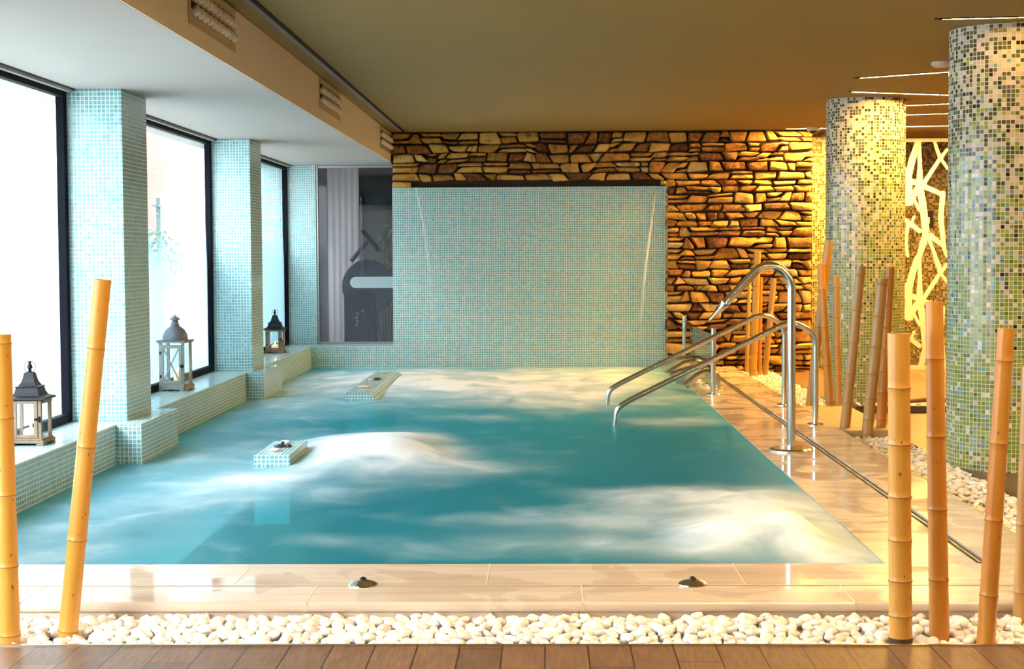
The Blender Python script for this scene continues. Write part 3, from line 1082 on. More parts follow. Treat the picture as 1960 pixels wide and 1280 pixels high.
def spts(pix):
    res = []
    for i, (px, py, w, d) in enumerate(pix):
        yy = 17.50 - 0.22 * (i / (len(pix) - 1)) ** 0.6
        p = P(px, py, 'y', yy)
        res.append((p.x, yy, p.z, w, d))
    return res


stream(spts([(797, 360, 0.02, 0.6), (803, 390, 0.025, 0.55), (811, 430, 0.035, 0.42), (818, 480, 0.045, 0.28), (824, 540, 0.05, 0.15), (829, 620, 0.05, 0.06), (832, 690, 0.05, 0.0)]),
       'water_stream', 'thin falling water streak at the left end of the black slot')
stream(spts([(1256, 360, 0.015, 0.15), (1250, 400, 0.025, 0.45), (1243, 450, 0.04, 0.7), (1236, 500, 0.045, 0.6), (1230, 560, 0.045, 0.35), (1225, 620, 0.05, 0.15), (1222, 690, 0.05, 0.0)]),
       'water_stream', 'thin falling water streak at the right end of the black slot, near the stone wall')


# ================================================================== MASSAGE BENCHES IN THE POOL
def armrest(x0, x1, y0, y1, zt, label, rounded):
    bb = B()
    if rounded:
        r = 0.13
        prof = [(x0, -0.34), (x0, zt)]
        for k in range(9):
            a = pi / 2 - (pi / 2) * k / 8
            prof.append((x1 - r + r * cos(a), zt - r + r * sin(a)))
        prof.append((x1, -0.34))
        bb.rings([[Vector((x, y, z)) for (x, z) in prof] for y in (y0, y1)])
        o = link('tiled_bench', bb.mesh('tiled_bench', M['aqua'], True, True))
    else:
        bb.box(x0, x1, y0, y1, -0.34, zt, 0.004)
        o = link('tiled_bench', bb.mesh('tiled_bench', M['aqua'], False, True))
    tag(o, label, 'pool bench', 'tiled benches rising out of the pool')


armrest(-1.735, -1.52, 9.28, 10.0, 0.078, 'short box-shaped tiled bench rising out of the water, nearer of the two', False)
armrest(-1.715, -1.43, 13.5, 16.1, 0.075, 'long tiled bench with one rounded edge rising out of the water near the back wall', True)
BEN1, BEN2 = 0.078, 0.075


def rock(seed, sx, sy, sz, sub=2, blocky=0.0):
    bb = B()
    bmesh.ops.create_icosphere(bb.bm, subdivisions=sub, radius=1.0)
    for v in bb.bm.verts:
        d = v.co.normalized()
        if blocky > 0:
            m = max(abs(d.x), abs(d.y), abs(d.z))
            d = d.lerp(d / m * 0.86, blocky)
        k = 1 + 0.16 * noise.noise(d * 1.4 + Vector((seed * 3.1, seed * 1.7, 0)))
        v.co = Vector((d.x * sx * k, d.y * sy * k, d.z * sz * k))
    return bb


def deco(px, py, z, mat, s, seed, label, cat='stone', name='river_stone', group=None):
    p = P(px, py, 'z', z)
    o = link(name, rock(seed, *s).mesh(name, M[mat], True, angle=80), None, (p.x, p.y, z + s[2] * 0.9), (0, 0, seed))
    tag(o, label, cat, group)


G1 = 'stones lying on the tiled benches'
deco(547, 848, BEN1, 'palestone', (0.030, 0.035, 0.011), 1.1, 'pale flat stone at the far end of the short tiled bench', group=G1)
deco(551, 855, BEN1, 'darkstone', (0.024, 0.045, 0.009), 0.3, 'dark grey stone on the short tiled bench, right one of the dark pair', group=G1)
deco(536, 856, BEN1, 'darkstone', (0.030, 0.040, 0.011), 2.0, 'dark grey stone on the short tiled bench, left one of the dark pair', group=G1)
deco(541, 850, BEN1 + 0.02, 'darkstone', (0.010, 0.014, 0.010), 2.6, 'tiny black stone perched on the dark pair on the short bench', group=G1)
deco(527, 863, BEN1, 'palestone', (0.032, 0.035, 0.010), 4.2, 'pale flat stone at the near end of the short tiled bench', group=G1)
deco(735, 714, BEN2, 'palestone', (0.036, 0.05, 0.010), 5.2, 'pale flat stone at the far end of the long tiled bench', group=G1)
deco(722, 727, BEN2, 'darkstone', (0.036, 0.06, 0.012), 6.2, 'dark stone in the middle of the long tiled bench', group=G1)
deco(709, 728, BEN2, 'palestone', (0.020, 0.03, 0.010), 7.2, 'small white stone touching the dark stone on the long tiled bench', group=G1)
deco(697, 742, BEN2, 'palestone', (0.040, 0.06, 0.011), 8.2, 'pale flat stone at the near end of the long tiled bench', group=G1)


# ================================================================== STEEL FITTINGS
def flange(parent, x, y, r, name='flange', z=0.0, h=0.014):
    f = B()
    f.lathe([(r * 0.0 + 0.001, 0), (r, 0), (r, h * 0.5), (r * 0.9, h), (0.001, h)], 32, (x, y, z))
    part(name, f, 'chrome', parent, True)


def handrail(y, label):
    t = thing('handrail', label, 'handrail', (2.0, y, 0.0), 0, 'handrails into the pool')
    pts = fillet([(0, 0, 0.0), (0, 0, 0.66), (-0.17, 0, 0.775), (-1.36, 0, 0.19), (-1.46, 0, 0.13), (-1.50, 0, -0.20)], [0.16, 0.18, 0.1, 0.1], 10)
    bb = B()
    bb.tube(pts, 0.0215, 16)
    part('rail', bb, 'chrome', t, True)
    flange(t, 0, 0, 0.062)


handrail(11.55, 'steel handrail sloping into the pool, nearer of the two, landing in front of the bamboo')
handrail(13.05, 'steel handrail sloping into the pool, farther one, partly hidden by the tall swan-neck spout')

t = thing('swan_neck_spout', 'tall steel swan-neck water spout with pointed nozzle standing on the deck', 'water spout', (1.585, 10.05, 0))
bb = B()
pp = [(0, 0, 0), (0, 0, 0.90), (-0.04, 0, 1.08), (-0.15, 0, 1.155), (-0.27, 0, 1.06), (-0.44, 0, 0.925)]
path = fillet([(0, 0, 0), (0, 0, 1.13), (-0.17, 0, 1.215), (-0.425, 0, 0.945)], [0.19, 0.13], 14)
bb.tube(path, 0.027, 20)
part('pipe', bb, 'chrome', t, True)
bb = B()
d = (path[-1] - path[-2]).normalized()
e = path[-1]
bb.tube([e - d * 0.012, e, e + d * 0.006, e + d * 0.05, e + d * 0.15], [0.029, 0.033, 0.029, 0.024, 0.004], 20)
part('nozzle', bb, 'chrome', t, True)
flange(t, 0, 0, 0.14, h=0.02)

# glass screen beside the massage jets
t = thing('glass_screen', 'green glass panel between two steel posts beside the massage spouts', 'glass screen', (1.52, 15.5, 0))
for (yy, h) in ((-1.45, 0.60), (1.45, 0.60)):
    bb = B()
    bb.lathe([(0.023, 0), (0.023, h - 0.004), (0.019, h)], 16, (0, yy, 0))
    ps = part('post', bb, 'chrome', t, True)
    s = 1 if yy < 0 else -1
    for zz in (0.14, 0.42):
        bb = B()
        bb.box(-0.012, 0.012, yy + s * 0.02, yy + s * 0.06, zz, zz + 0.05, 0.004)
        part('clamp', bb, 'brushed', ps)
    flange(t, 0, yy, 0.065)
bb = B()
bb.rings([[Vector((xx, -1.42, 0.05)), Vector((xx, 1.42, 0.05)), Vector((xx, 1.42, 0.53)), Vector((xx, -1.42, 0.53))] for xx in (-0.005, 0.005)])
part('glass_panel', bb, 'greenglass', t)


def jet(x, y, fan, label, L=0.34):
    t = thing('massage_spout', label, 'water spout', (x, y, 0), 0, 'steel massage spouts on the pool edge')
    bb = B()
    if fan:
        pts = fillet([(0, 0, 0), (0, 0, 0.16), (-0.18, 0, 0.13), (-L, 0, 0.04)], [0.08, 0.12], 8)
        n = len(pts)
        rs = [0.03] * n
        sq = []
        for i in range(n):
            k = max(0, (-pts[i].x - 0.08) / (L - 0.08))
            sq.append((1 + 2.2 * k, 1 - 0.62 * k))
        bb.tube(pts, rs, 20, squash=sq)
    else:
        pts = fillet([(0, 0, 0), (0, 0, 0.185), (-0.17, 0, 0.15), (-L, 0, 0.045)], [0.09, 0.14], 10)
        bb.tube(pts, 0.034, 18)
    part('spout', bb, 'chrome', t, True)
    flange(t, 0, 0, 0.055)


jet(1.60, 14.45, False, 'round-mouthed steel spout nearest the glass screen front post', 0.30)
jet(1.60, 15.15, True, 'fan-shaped steel spout second along the pool edge behind the near handrail')
jet(1.60, 15.95, False, 'round-mouthed steel spout third along, below the middle of the glass screen')
jet(1.60, 16.65, True, 'fan-shaped steel spout farthest along, by the rear glass screen post')


def air_button(px, py, label):
    p = P(px, py, 'z', 0)
    t = thing('air_button', label, 'button', (p.x, p.y, 0), 0, 'chrome push buttons on the front deck')
    bb = B()
    bb.lathe([(0.001, 0), (0.058, 0), (0.057, 0.004), (0.045, 0.012), (0.02, 0.019), (0.001, 0.020)], 36)
    part('dome', bb, 'chrome', t, True)
    bb = B()
    bb.lathe([(0.001, 0.018), (0.014, 0.018), (0.013, 0.026), (0.006, 0.031), (0.001, 0.032)], 20)
    part('knob', bb, 'rubber', t, True)


air_button(695, 1119, 'chrome dome push button with black knob on the front deck, left one of two')
air_button(1326, 1118, 'chrome dome push button with black knob on the front deck, below the peach foam')

bb = B()
bb.tube([(0, 0, 0), (0, 11.1, 0)], 0.017, 14)
o = link('steel_rod', bb.mesh('steel_rod', M['brushed'], True), None, (1.795, PY0 + 0.05, -0.022))
tag(o, 'long round steel rod lying in the groove of the right deck', 'rod')


# ================================================================== CEILING FITTINGS
def led(x0, y0, x1, y1, label, w=0.028, mat='led', group='linear lights in the ceiling'):
    a, c = Vector((x0, y0)), Vector((x1, y1))
    m = (a + c) / 2
    L = (c - a).length
    t = thing('ceiling_light', label, 'light', (m.x, m.y, ZC), atan2(c.y - a.y, c.x - a.x), group)
    bb = B()
    bb.box(-L / 2 - 0.02, L / 2 + 0.02, -w / 2 - 0.004, -w / 2, -0.006, 0.0)
    bb.box(-L / 2 - 0.02, L / 2 + 0.02, w / 2, w / 2 + 0.004, -0.006, 0.0)
    bb.box(-L / 2 - 0.05, -L / 2, -w / 2, w / 2, -0.003, 0.0)
    bb.box(L / 2, L / 2 + 0.05, -w / 2, w / 2, -0.003, 0.0)
    part('profile', bb, 'black_frame', t)
    bb = B()
    bb.box(-L / 2, L / 2, -w / 2, w / 2, -0.004, -0.001)
    part('diffuser', bb, mat, t)


def ledpx(p0, p1, ext, label, mat='led'):
    a, c = P(p0[0], p0[1], 'z', ZC), P(p1[0], p1[1], 'z', ZC)
    d = (c - a).normalized()
    c = c + d * ext
    led(a.x, a.y, c.x, c.y, label, mat=mat)


ledpx((1805, 35.5), (1958, 32), 0.9, 'glowing ceiling light line above the nearest mosaic column', 'led_soft')
ledpx((1645, 148.5), (1812, 137), 0.6, 'glowing ceiling light line slanting up to the near column, second from the top')
ledpx((1632, 175), (1812, 181), 0.7, 'glowing ceiling light line just above the top of the far column')
ledpx((1736, 201), (1812, 198), 1.0, 'glowing ceiling light line between the columns, uppermost of three right of the far column')
ledpx((1736, 219), (1812, 216.5), 1.0, 'glowing ceiling light line between the columns, middle of three right of the far column')
ledpx((1505, 246), (1812, 240), 0.9, 'long glowing ceiling light line at the back, above the stone wall and far column', 'led_far')
for (x0, y0, x1, y1, mm) in ((2.2, 6.9, 4.6, 6.8, 'led_dim'), (2.6, 5.2, 4.9, 5.4, 'led_dim'), (0.6, 5.0, 2.8, 4.9, 'led_dim'), (-1.4, 4.2, 0.6, 4.1, 'led_dim'), (1.6, 2.6, 3.8, 2.7, 'led_dim'), (4.2, 7.6, 5.9, 7.4, 'led')):
    led(x0, y0, x1, y1, 'ceiling light line over the front deck, out of view', mat=mm, group='ceiling lights over the front deck')

# slot diffuser beside the soffit
bb = B()
bb.box(-0.03, 0.012, 0, 11.4, -0.010, 0.0, 0.002)
o = link('slot_diffuser', bb.mesh('slot_diffuser', M['slot']), None, (-1.56, 6.0, ZC - 0.001))
tag(o, 'long grey slot air diffuser in the ceiling beside the lowered soffit', 'air diffuser')
bb = B()
bb.box(0.0, 0.022, 0, 11.4, -0.011, 0.0)
part('slot', bb, 'black', o, loc=(0.012, 0, 0))

p = P(1803, 119, 'z', ZC)
bb = B()
bb.lathe([(0.001, 0), (0.075, 0), (0.075, -0.02), (0.05, -0.035), (0.001, -0.038)], 28)
o = link('smoke_detector', bb.mesh('smoke_detector', M['plastic'], True), None, (p.x, p.y, ZC))
tag(o, 'small round cream disc on the ceiling beside the near column', 'smoke detector')

p = P(1550, 252, 'z', ZC)
t = thing('dome_camera', 'small dome security camera on the ceiling above the stone wall', 'camera', (2.94, 17.2, ZC))
bb = B()
bb.lathe([(0.001, 0), (0.072, 0), (0.075, -0.02), (0.06, -0.038), (0.001, -0.040)], 28)
part('housing', bb, 'plastic', t, True)
bb = B()
bb.lathe([(0.045, -0.036), (0.042, -0.055), (0.028, -0.072), (0.001, -0.078)], 24)
part('dome', bb, 'dome', t, True)

# nozzle vents in the fascia
nz_me = None


def air_vent(ya, yb, label):
    global nz_me
    L = yb - ya
    t = thing('air_vent', label, 'air vent', (-1.70, ya, 0), 0, 'nozzle vents in the soffit side')
    za, zb = 2.385, 2.615
    bb = B()
    bb.box(0.0, 0.006, 0, L, za, zb, 0.002)
    bb.box(0.006, 0.012, 0, L, za, za + 0.008)
    bb.box(0.006, 0.012, 0, L, zb - 0.008, zb)
    part('plate', bb, 'vent', t)
    for zr in (zb - 0.082, za + 0.072):
        bb = B()
        bb.box(0.006, 0.009, 0.045, L - 0.045, zr + 0.006, zr + 0.042)
        part('opening', bb, 'black', t)
        for k in range(10):
            yy = 0.05 + (L - 0.1) * (k + 0.5) / 10
            if nz_me is None:
                q = B()
                q.lathe([(0.026, 0.0), (0.027, 0.012), (0.024, 0.028), (0.014, 0.036), (0.012, 0.03), (0.001, 0.028)], 16)
                q.xform(Matrix.Rotation(radians(68), 4, 'Y'))
                nz_me = q.mesh('nozzle', M['nozzle'], True)
            link('nozzle', nz_me, t, (0.004, yy, zr - 0.004))


def fascia_y(px):
    return P(px, 300, 'x', -1.70).y


air_vent(fascia_y(364), fascia_y(452), 'cream two-row nozzle vent in the soffit side, nearest, cut by the top of the picture')
air_vent(fascia_y(611), fascia_y(651), 'cream two-row nozzle vent in the soffit side, middle one of three')
air_vent(fascia_y(727), fascia_y(748), 'cream two-row nozzle vent in the soffit side, farthest, next to the stone wall')


# ================================================================== BAMBOO
def bamboo(top, bot, nodes, wt, wb, mat, label, foot=False, group='bamboo poles', y=None, z0=-0.11):
    """top, bot: photo pixels of the axis ends; the pole leans sideways in the plane of its own foot"""
    zb = z0 + 0.048
    pb = P(bot[0], bot[1], 'z', zb)
    if y is not None:
        pb = P(bot[0], bot[1], 'y', y)
    if pb.y < PYF + 0.06:
        pb = P(bot[0], bot[1], 'y', PYF + 0.06)
    pt = P(top[0], top[1], 'y', pb.y)
    sc = F / pb.y
    r1, r0 = wt / 2 / sc, wb / 2 / sc
    ax = (pt - pb)
    L = ax.length
    axn = ax.normalized()
    base = pb - axn * 0.055
    t = thing('bamboo_pole', label, 'bamboo pole', base, 0, group)
    t.rotation_euler = axn.to_track_quat('Z', 'Y').to_euler()
    L2 = L + 0.055
    rr = lambda s: r0 + (r1 - r0) * s / L2
    ss = sorted(L2 * (bot[1] - ny) / (bot[1] - top[1]) for ny in nodes)
    prof = [(0.001, 0.0), (rr(0), 0.0)]
    for s in ss:
        if s < 0.02 or s > L2 - 0.02:
            continue
        R = rr(s)
        prof += [(R * 0.975, s - R * 0.9), (R * 0.985, s - R * 0.35), (R * 1.02, s - R * 0.12), (R * 1.04, s), (R * 0.985, s + R * 0.12), (R * 0.985, s + R * 0.6)]
    prof.append((rr(L2), L2))
    prof += [(rr(L2) * 0.82, L2), (rr(L2) * 0.80, L2 - r1 * 2.5), (0.001, L2 - r1 * 2.5)]
    bb = B()
    bb.lathe(prof, 28)
    part('culm', bb, mat, t, True, angle=60)
    for s in ss:
        if s < 0.02 or s > L2 - 0.02:
            continue
        R = rr(s)
        bb = B()
        bb.lathe([(R * 0.99, s - R * 0.10), (R * 1.05, s - R * 0.05), (R * 1.055, s + R * 0.01), (R * 0.99, s + R * 0.05)], 28, cap=False)
        part('node_ring', bb, 'node', t, True)
    if foot:
        bb = B()
        bb.lathe([(r0 * 1.012, 0.0), (r0 * 1.012, foot), (r0 * 0.98, foot + 0.004)], 28, cap=False)
        part('dark_foot', bb, 'bam_dark', t, True, label='dark foot')  # dark sleeve around the foot of the pole


bamboo((3, 640), (19, 1228), [656, 791, 930, 1060, 1186], 36, 41, 'bam_yellow', 'thick golden bamboo pole at the left picture edge, before the black-roofed lantern')
bamboo((196, 535), (130, 1212), [659, 839, 1010, 1178], 34, 38, 'bam_yellow', 'tall golden bamboo pole leaning right, in front of the nearest tiled pillar')
bamboo((1720, 638), (1724, 1240), [736, 838, 933, 1012, 1086, 1150, 1204], 42, 45, 'bam_yellow', 'thickest yellow bamboo pole at the front right, with many rings and a dark foot', foot=0.09)
bamboo((1788, 578), (1798, 1213), [680, 821, 954, 1083, 1206], 33, 39, 'bam_orange', 'tall orange-brown upright bamboo pole at the front right, next to the thick yellow one')
bamboo((1926, 628), (1887, 1226), [686, 836, 975, 1112], 32, 36, 'bam_orange', 'speckled orange bamboo pole leaning in front of the near mosaic column')
bamboo((1972, 700), (1955, 1192), [840, 985, 1108, 1160], 30, 34, 'bam_tan', 'bamboo pole cut by the right edge of the picture')
# side bed, middle group
S = 'bamboo poles in the side bed'
bamboo((1587, 461), (1549, 784), [545, 620, 705], 17, 16, 'bam_tan', 'tallest slim bamboo pole of the side bed, leaning at the far column left edge', group=S)
bamboo((1571, 505), (1589, 786), [552, 620, 690, 757], 14, 17, 'bam_yellow', 'slim pale bamboo pole crossing the tallest leaning one by the far column', group=S)
bamboo((1600, 528), (1605, 789), [548, 603, 656, 708, 757], 13, 14, 'bam_tan', 'short slim bamboo pole with a split foot before the far column left side', group=S)
bamboo((1648, 509), (1616, 833), [527, 590, 650, 706, 760, 810], 18, 20, 'bam_tan', 'brown bamboo pole leaning before the middle of the far column, foot at deck edge', foot=0.085, group=S)
bamboo((1689, 534), (1659, 838), [544, 602, 657, 707, 752, 790, 824], 21, 22, 'bam_tan', 'light brown leaning bamboo pole, front one of the close pair before the far column', group=S)
bamboo((1704, 511), (1685, 832), [533, 580, 622, 662, 702, 740, 790], 17, 20, 'bam_orange', 'darker leaning bamboo pole, rear one of the close pair before the far column', foot=0.11, group=S)
# far group at the stone wall
T = 'bamboo poles by the stone wall'
bamboo((1450, 480), (1441, 721), [504, 545, 606, 668, 700], 13, 15, 'bam_yellow', 'tallest bamboo pole standing against the stone wall', group=T)
bamboo((1435, 530), (1429, 714), [566, 608, 650, 690], 7, 8, 'bam_yellow', 'thin bamboo pole left of the tallest one against the stone wall', group=T)
bamboo((1456, 530), (1454, 716), [580, 640, 690], 7, 8, 'bam_orange', 'thin dark bamboo pole tucked behind the tallest one against the stone wall', group=T, y=16.9)
bamboo((1481, 532), (1464, 718), [580, 632, 680], 11, 12, 'bam_tan', 'short leaning bamboo pole at the right of the group against the stone wall', group=T)

# ================================================================== PEBBLES
pr = random.Random(5)
VAR = []
for k in range(9):
    sx = pr.uniform(0.020, 0.029)
    sy = sx * pr.uniform(0.62, 0.9)
    sz = sx * pr.uniform(0.48, 0.66)
    VAR.append((sx, sy, sz))
PEB = [rock(10 + k, *s, sub=2, blocky=0.75).mesh('pebble', M['pebble'], True, angle=80) for k, s in enumerate(VAR)]


def front_height(y):
    """top of the heaped bed: low at the metal trim, higher against the deck"""
    k = (y - PYF) / (DYF - PYF)
    return -0.088 + 0.020 * min(1, k * 1.15)


poles = [(o.location.x, o.location.y) for o in bpy.data.objects if o.name.startswith('bamboo_pole')]


def free(x, y, d=0.05):
    return all((x - a) ** 2 + (y - c) ** 2 > d * d for a, c in poles)


cand = []
y = PYF + 0.022
row = 0
while y < DYF - 0.005:
    x = -2.35 + (row % 2) * 0.02
    while x < KX - 0.03:
        cand.append((x + pr.uniform(-0.009, 0.009), y + pr.uniform(-0.008, 0.008), row))
        x += pr.uniform(0.036, 0.050)
    y += 0.031
    row += 1
near = [c for c in cand if free(c[0], c[1]) and abs((c[0]) * F / c[1] + 1041 - 980) < 1010]
near.sort(key=lambda c: c[1])
single, rest = near[:300], near[300:]
for (x, y, r) in single:
    k = pr.randrange(9)
    o = link('pebble', PEB[k], None, (x, y, front_height(y) + pr.uniform(-0.008, 0.012)), (pr.uniform(-0.6, 0.6), pr.uniform(-0.6, 0.6), pr.uniform(0, 6.28)))
    tag(o, 'smooth white pebble at the front of the bed along the metal floor edge', 'pebble', 'white pebbles along the wooden floor')


def bulk(places, name, label, sub=1):
    vs, fs = [], []
    protos = []
    for k, s in enumerate(VAR):
        q = rock(10 + k, *s, sub=sub, blocky=0.75).mesh('tmp', M['pebble'])
        protos.append(([v.co.copy() for v in q.vertices], [tuple(p.vertices) for p in q.polygons]))
        bpy.data.meshes.remove(q)
    for (x, y, z, sc) in places:
        V, Fc = protos[pr.randrange(9)]
        mt = Matrix.Translation((x, y, z)) @ Matrix.Rotation(pr.uniform(0, 6.28), 4, 'Z') @ Matrix.Rotation(pr.uniform(-0.6, 0.6), 4, 'X') @ Matrix.Rotation(pr.uniform(-0.6, 0.6), 4, 'Y') @ Matrix.Scale(sc, 4)
        o0 = len(vs)
        vs += [mt @ v for v in V]
        fs += [tuple(i + o0 for i in f) for f in Fc]
    me = bpy.data.meshes.new(name)
    me.from_pydata(vs, [], fs)
    me.materials.append(M['pebble'])
    me.polygons.foreach_set('use_smooth', [True] * len(me.polygons))
    o = link(name, me)
    return tag(o, label, 'pebbles', kind='stuff')


pl = [(x, y, front_height(y) + pr.uniform(-0.006, 0.016), 1.0) for (x, y, r) in rest]
pl += [(pr.uniform(-1.9, 1.9), DYF - pr.uniform(0.02, 0.12), front_height(DYF) + pr.uniform(0.004, 0.022), pr.uniform(0.9, 1.25)) for _ in range(70)]
pl = [p for p in pl if free(p[0], p[1], 0.055)]
for yy in range(int((DYF - PYF) / 0.04)):
    for xx in range(110):
        px_, py_ = -2.3 + xx * 0.043, PYF + 0.03 + yy * 0.04
        pl.append((px_ + pr.uniform(-0.01, 0.01), py_ + pr.uniform(-0.01, 0.01), front_height(py_) - 0.028, 1.0))
bulk(pl, 'pebble_bed_stones', 'heaped white pebbles in the front bed between the deck and the wooden floor', 2)
pl = []
y = DYF + 0.03
while y < 17.4:
    x = DX1 + 0.02
    while x < KX - 0.02:
        if not (11.2 < y < 13.08):
            pl.append((x + pr.uniform(-0.01, 0.01), y + pr.uniform(-0.01, 0.01), -0.062 + pr.uniform(-0.012, 0.016) - 0.012 * ((x - DX1) / 0.42), pr.uniform(0.85, 1.2)))
        x += 0.042
    y += 0.036
pl = [p for p in pl if free(p[0], p[1], 0.045)]
bulk(pl, 'side_bed_stones', 'white pebbles filling the long bed along the right side of the deck')


# ================================================================== LANTERNS
def lantern_black(px, py, label, cl):
    p = P(px, py, 'z', SILL)
    t = thing('lantern', label, 'lantern', (p.x, p.y, SILL), radians(-1), 'lanterns on the window ledge')
    w = 0.088       # half width of the body
    bb = B()
    bb.box(-w - 0.014, w + 0.014, -w - 0.014, w + 0.014, 0.012, 0.028, 0.003)
    bb.box(-w - 0.006, w + 0.006, -w - 0.006, w + 0.006, 0.028, 0.038, 0.003)
    for sx in (-1, 1):
        for sy in (-1, 1):
            bb.box(sx * (w - 0.006) - 0.02, sx * (w - 0.006) + 0.02, sy * (w - 0.006) - 0.02, sy * (w - 0.006) + 0.02, 0.0, 0.013, 0.003)
    part('base', bb, 'lan_wood', t)
    for sx in (-1, 1):
        for sy in (-1, 1):
            bb = B()
            bb.box(sx * (w - 0.009) - 0.009, sx * (w - 0.009) + 0.009, sy * (w - 0.009) - 0.009, sy * (w - 0.009) + 0.009, 0.038, 0.248, 0.002)
            part('corner_post', bb, 'lan_wood', t)
    bb = B()
    for s in (-1, 1):
        bb.box(-w + 0.018, w - 0.018, s * w - 0.009, s * w + 0.009, 0.23, 0.248) if s > 0 else None
        bb.box(s * w - 0.009, s * w + 0.009, -w + 0.018, w - 0.018, 0.23, 0.248)
    part('top_rail', bb, 'lan_wood', t)
    bb = B()
    dw = w - 0.02
    y0, y1 = -w - 0.004, -w + 0.01
    bb.box(-dw, -dw + 0.02, y0, y1, 0.042, 0.246, 0.002)
    bb.box(dw - 0.02, dw, y0, y1, 0.042, 0.246, 0.002)
    bb.box(-dw + 0.02, dw - 0.02, y0, y1, 0.042, 0.058, 0.002)
    bb.box(-dw + 0.02, dw - 0.02, y0, y1, 0.228, 0.246, 0.002)
    dr = part('door', bb, 'lan_wood', t)
    bb = B()
    bb.box(dw - 0.016, dw + 0.014, y0 - 0.008, y0, 0.140, 0.150, 0.002)
    bb.tube([(dw - 0.004, y0 - 0.004, 0.145), (dw - 0.004, y0 - 0.03, 0.145)], 0.006, 10)
    bb.tube([(dw + 0.012, y0 - 0.006, 0.128), (dw + 0.012, y0 - 0.006, 0.16)], 0.006, 10)
    part('latch', bb, 'iron', dr)
    bb = B()
    for zz in (0.085, 0.2):
        bb.box(-dw - 0.012, -dw + 0.004, y0 - 0.004, y0, zz, zz + 0.014, 0.001)
    part('hinge', bb, 'iron', dr)
    for (nx, pos) in (('x', -w + 0.008), ('x', w - 0.008), ('y', w - 0.008), ('y', -w + 0.004)):
        bb = B()
        if nx == 'x':
            bb.box(pos - 0.001, pos + 0.001, -w + 0.019, w - 0.019, 0.039, 0.229)
        else:
            bb.box(-w + 0.041, w - 0.041, pos - 0.001, pos + 0.001, 0.059, 0.227)
        part('glass_pane', bb, 'langlass', t)
    bb = B()
    bb.lathe([(w + 0.016, 0.248), (w + 0.020, 0.254), (w + 0.018, 0.260), (w * 0.86, 0.270), (w * 0.74, 0.288), (w * 0.68, 0.312), (w * 0.72, 0.315), (w * 0.72, 0.320),
              (w * 0.56, 0.324), (w * 0.42, 0.342), (w * 0.34, 0.366), (w * 0.28, 0.392), (w * 0.16, 0.398), (0.002, 0.400)], sq=True)
    rf = part('roof', bb, 'lan_black', t)
    bb = B()
    bb.lathe([(0.010, 0.398), (0.011, 0.406), (0.007, 0.410), (0.014, 0.418), (0.015, 0.428), (0.010, 0.438), (0.006, 0.442), (0.010, 0.448), (0.007, 0.455), (0.001, 0.457)], 16)
    part('finial', bb, 'lan_black', rf, True)
    bb = B()
    bb.tube([(0.032 * cos(2 * pi * k / 24), 0, 0.424 + 0.032 * sin(2 * pi * k / 24)) for k in range(25)], 0.0017, 6)
    part('ring_handle', bb, 'iron', rf, True)
    c = thing('candle', 'lit cream candle inside the ' + cl, 'candle', (p.x, p.y, SILL + 0.038), 0, 'candles in the lanterns')
    bb = B()
    bb.lathe([(0.001, 0), (0.042, 0), (0.042, 0.035), (0.036, 0.045), (0.02, 0.05), (0.001, 0.048)], 20)
    part('wax', bb, 'wax', c, True)
    bb = B()
    bb.lathe([(0.001, 0.05), (0.006, 0.056), (0.007, 0.064), (0.003, 0.078), (0.001, 0.084)], 10)
    part('flame', bb, 'flame', c, True)


lantern_black(60, 849, 'weathered wooden lantern with flared black roof on the nearest ledge, behind the leftmost bamboo', 'black-roofed lantern on the nearest ledge')
lantern_black(527, 675, 'small weathered wooden lantern with flared black roof on the farthest ledge, by the back corner', 'small black-roofed lantern on the farthest ledge')


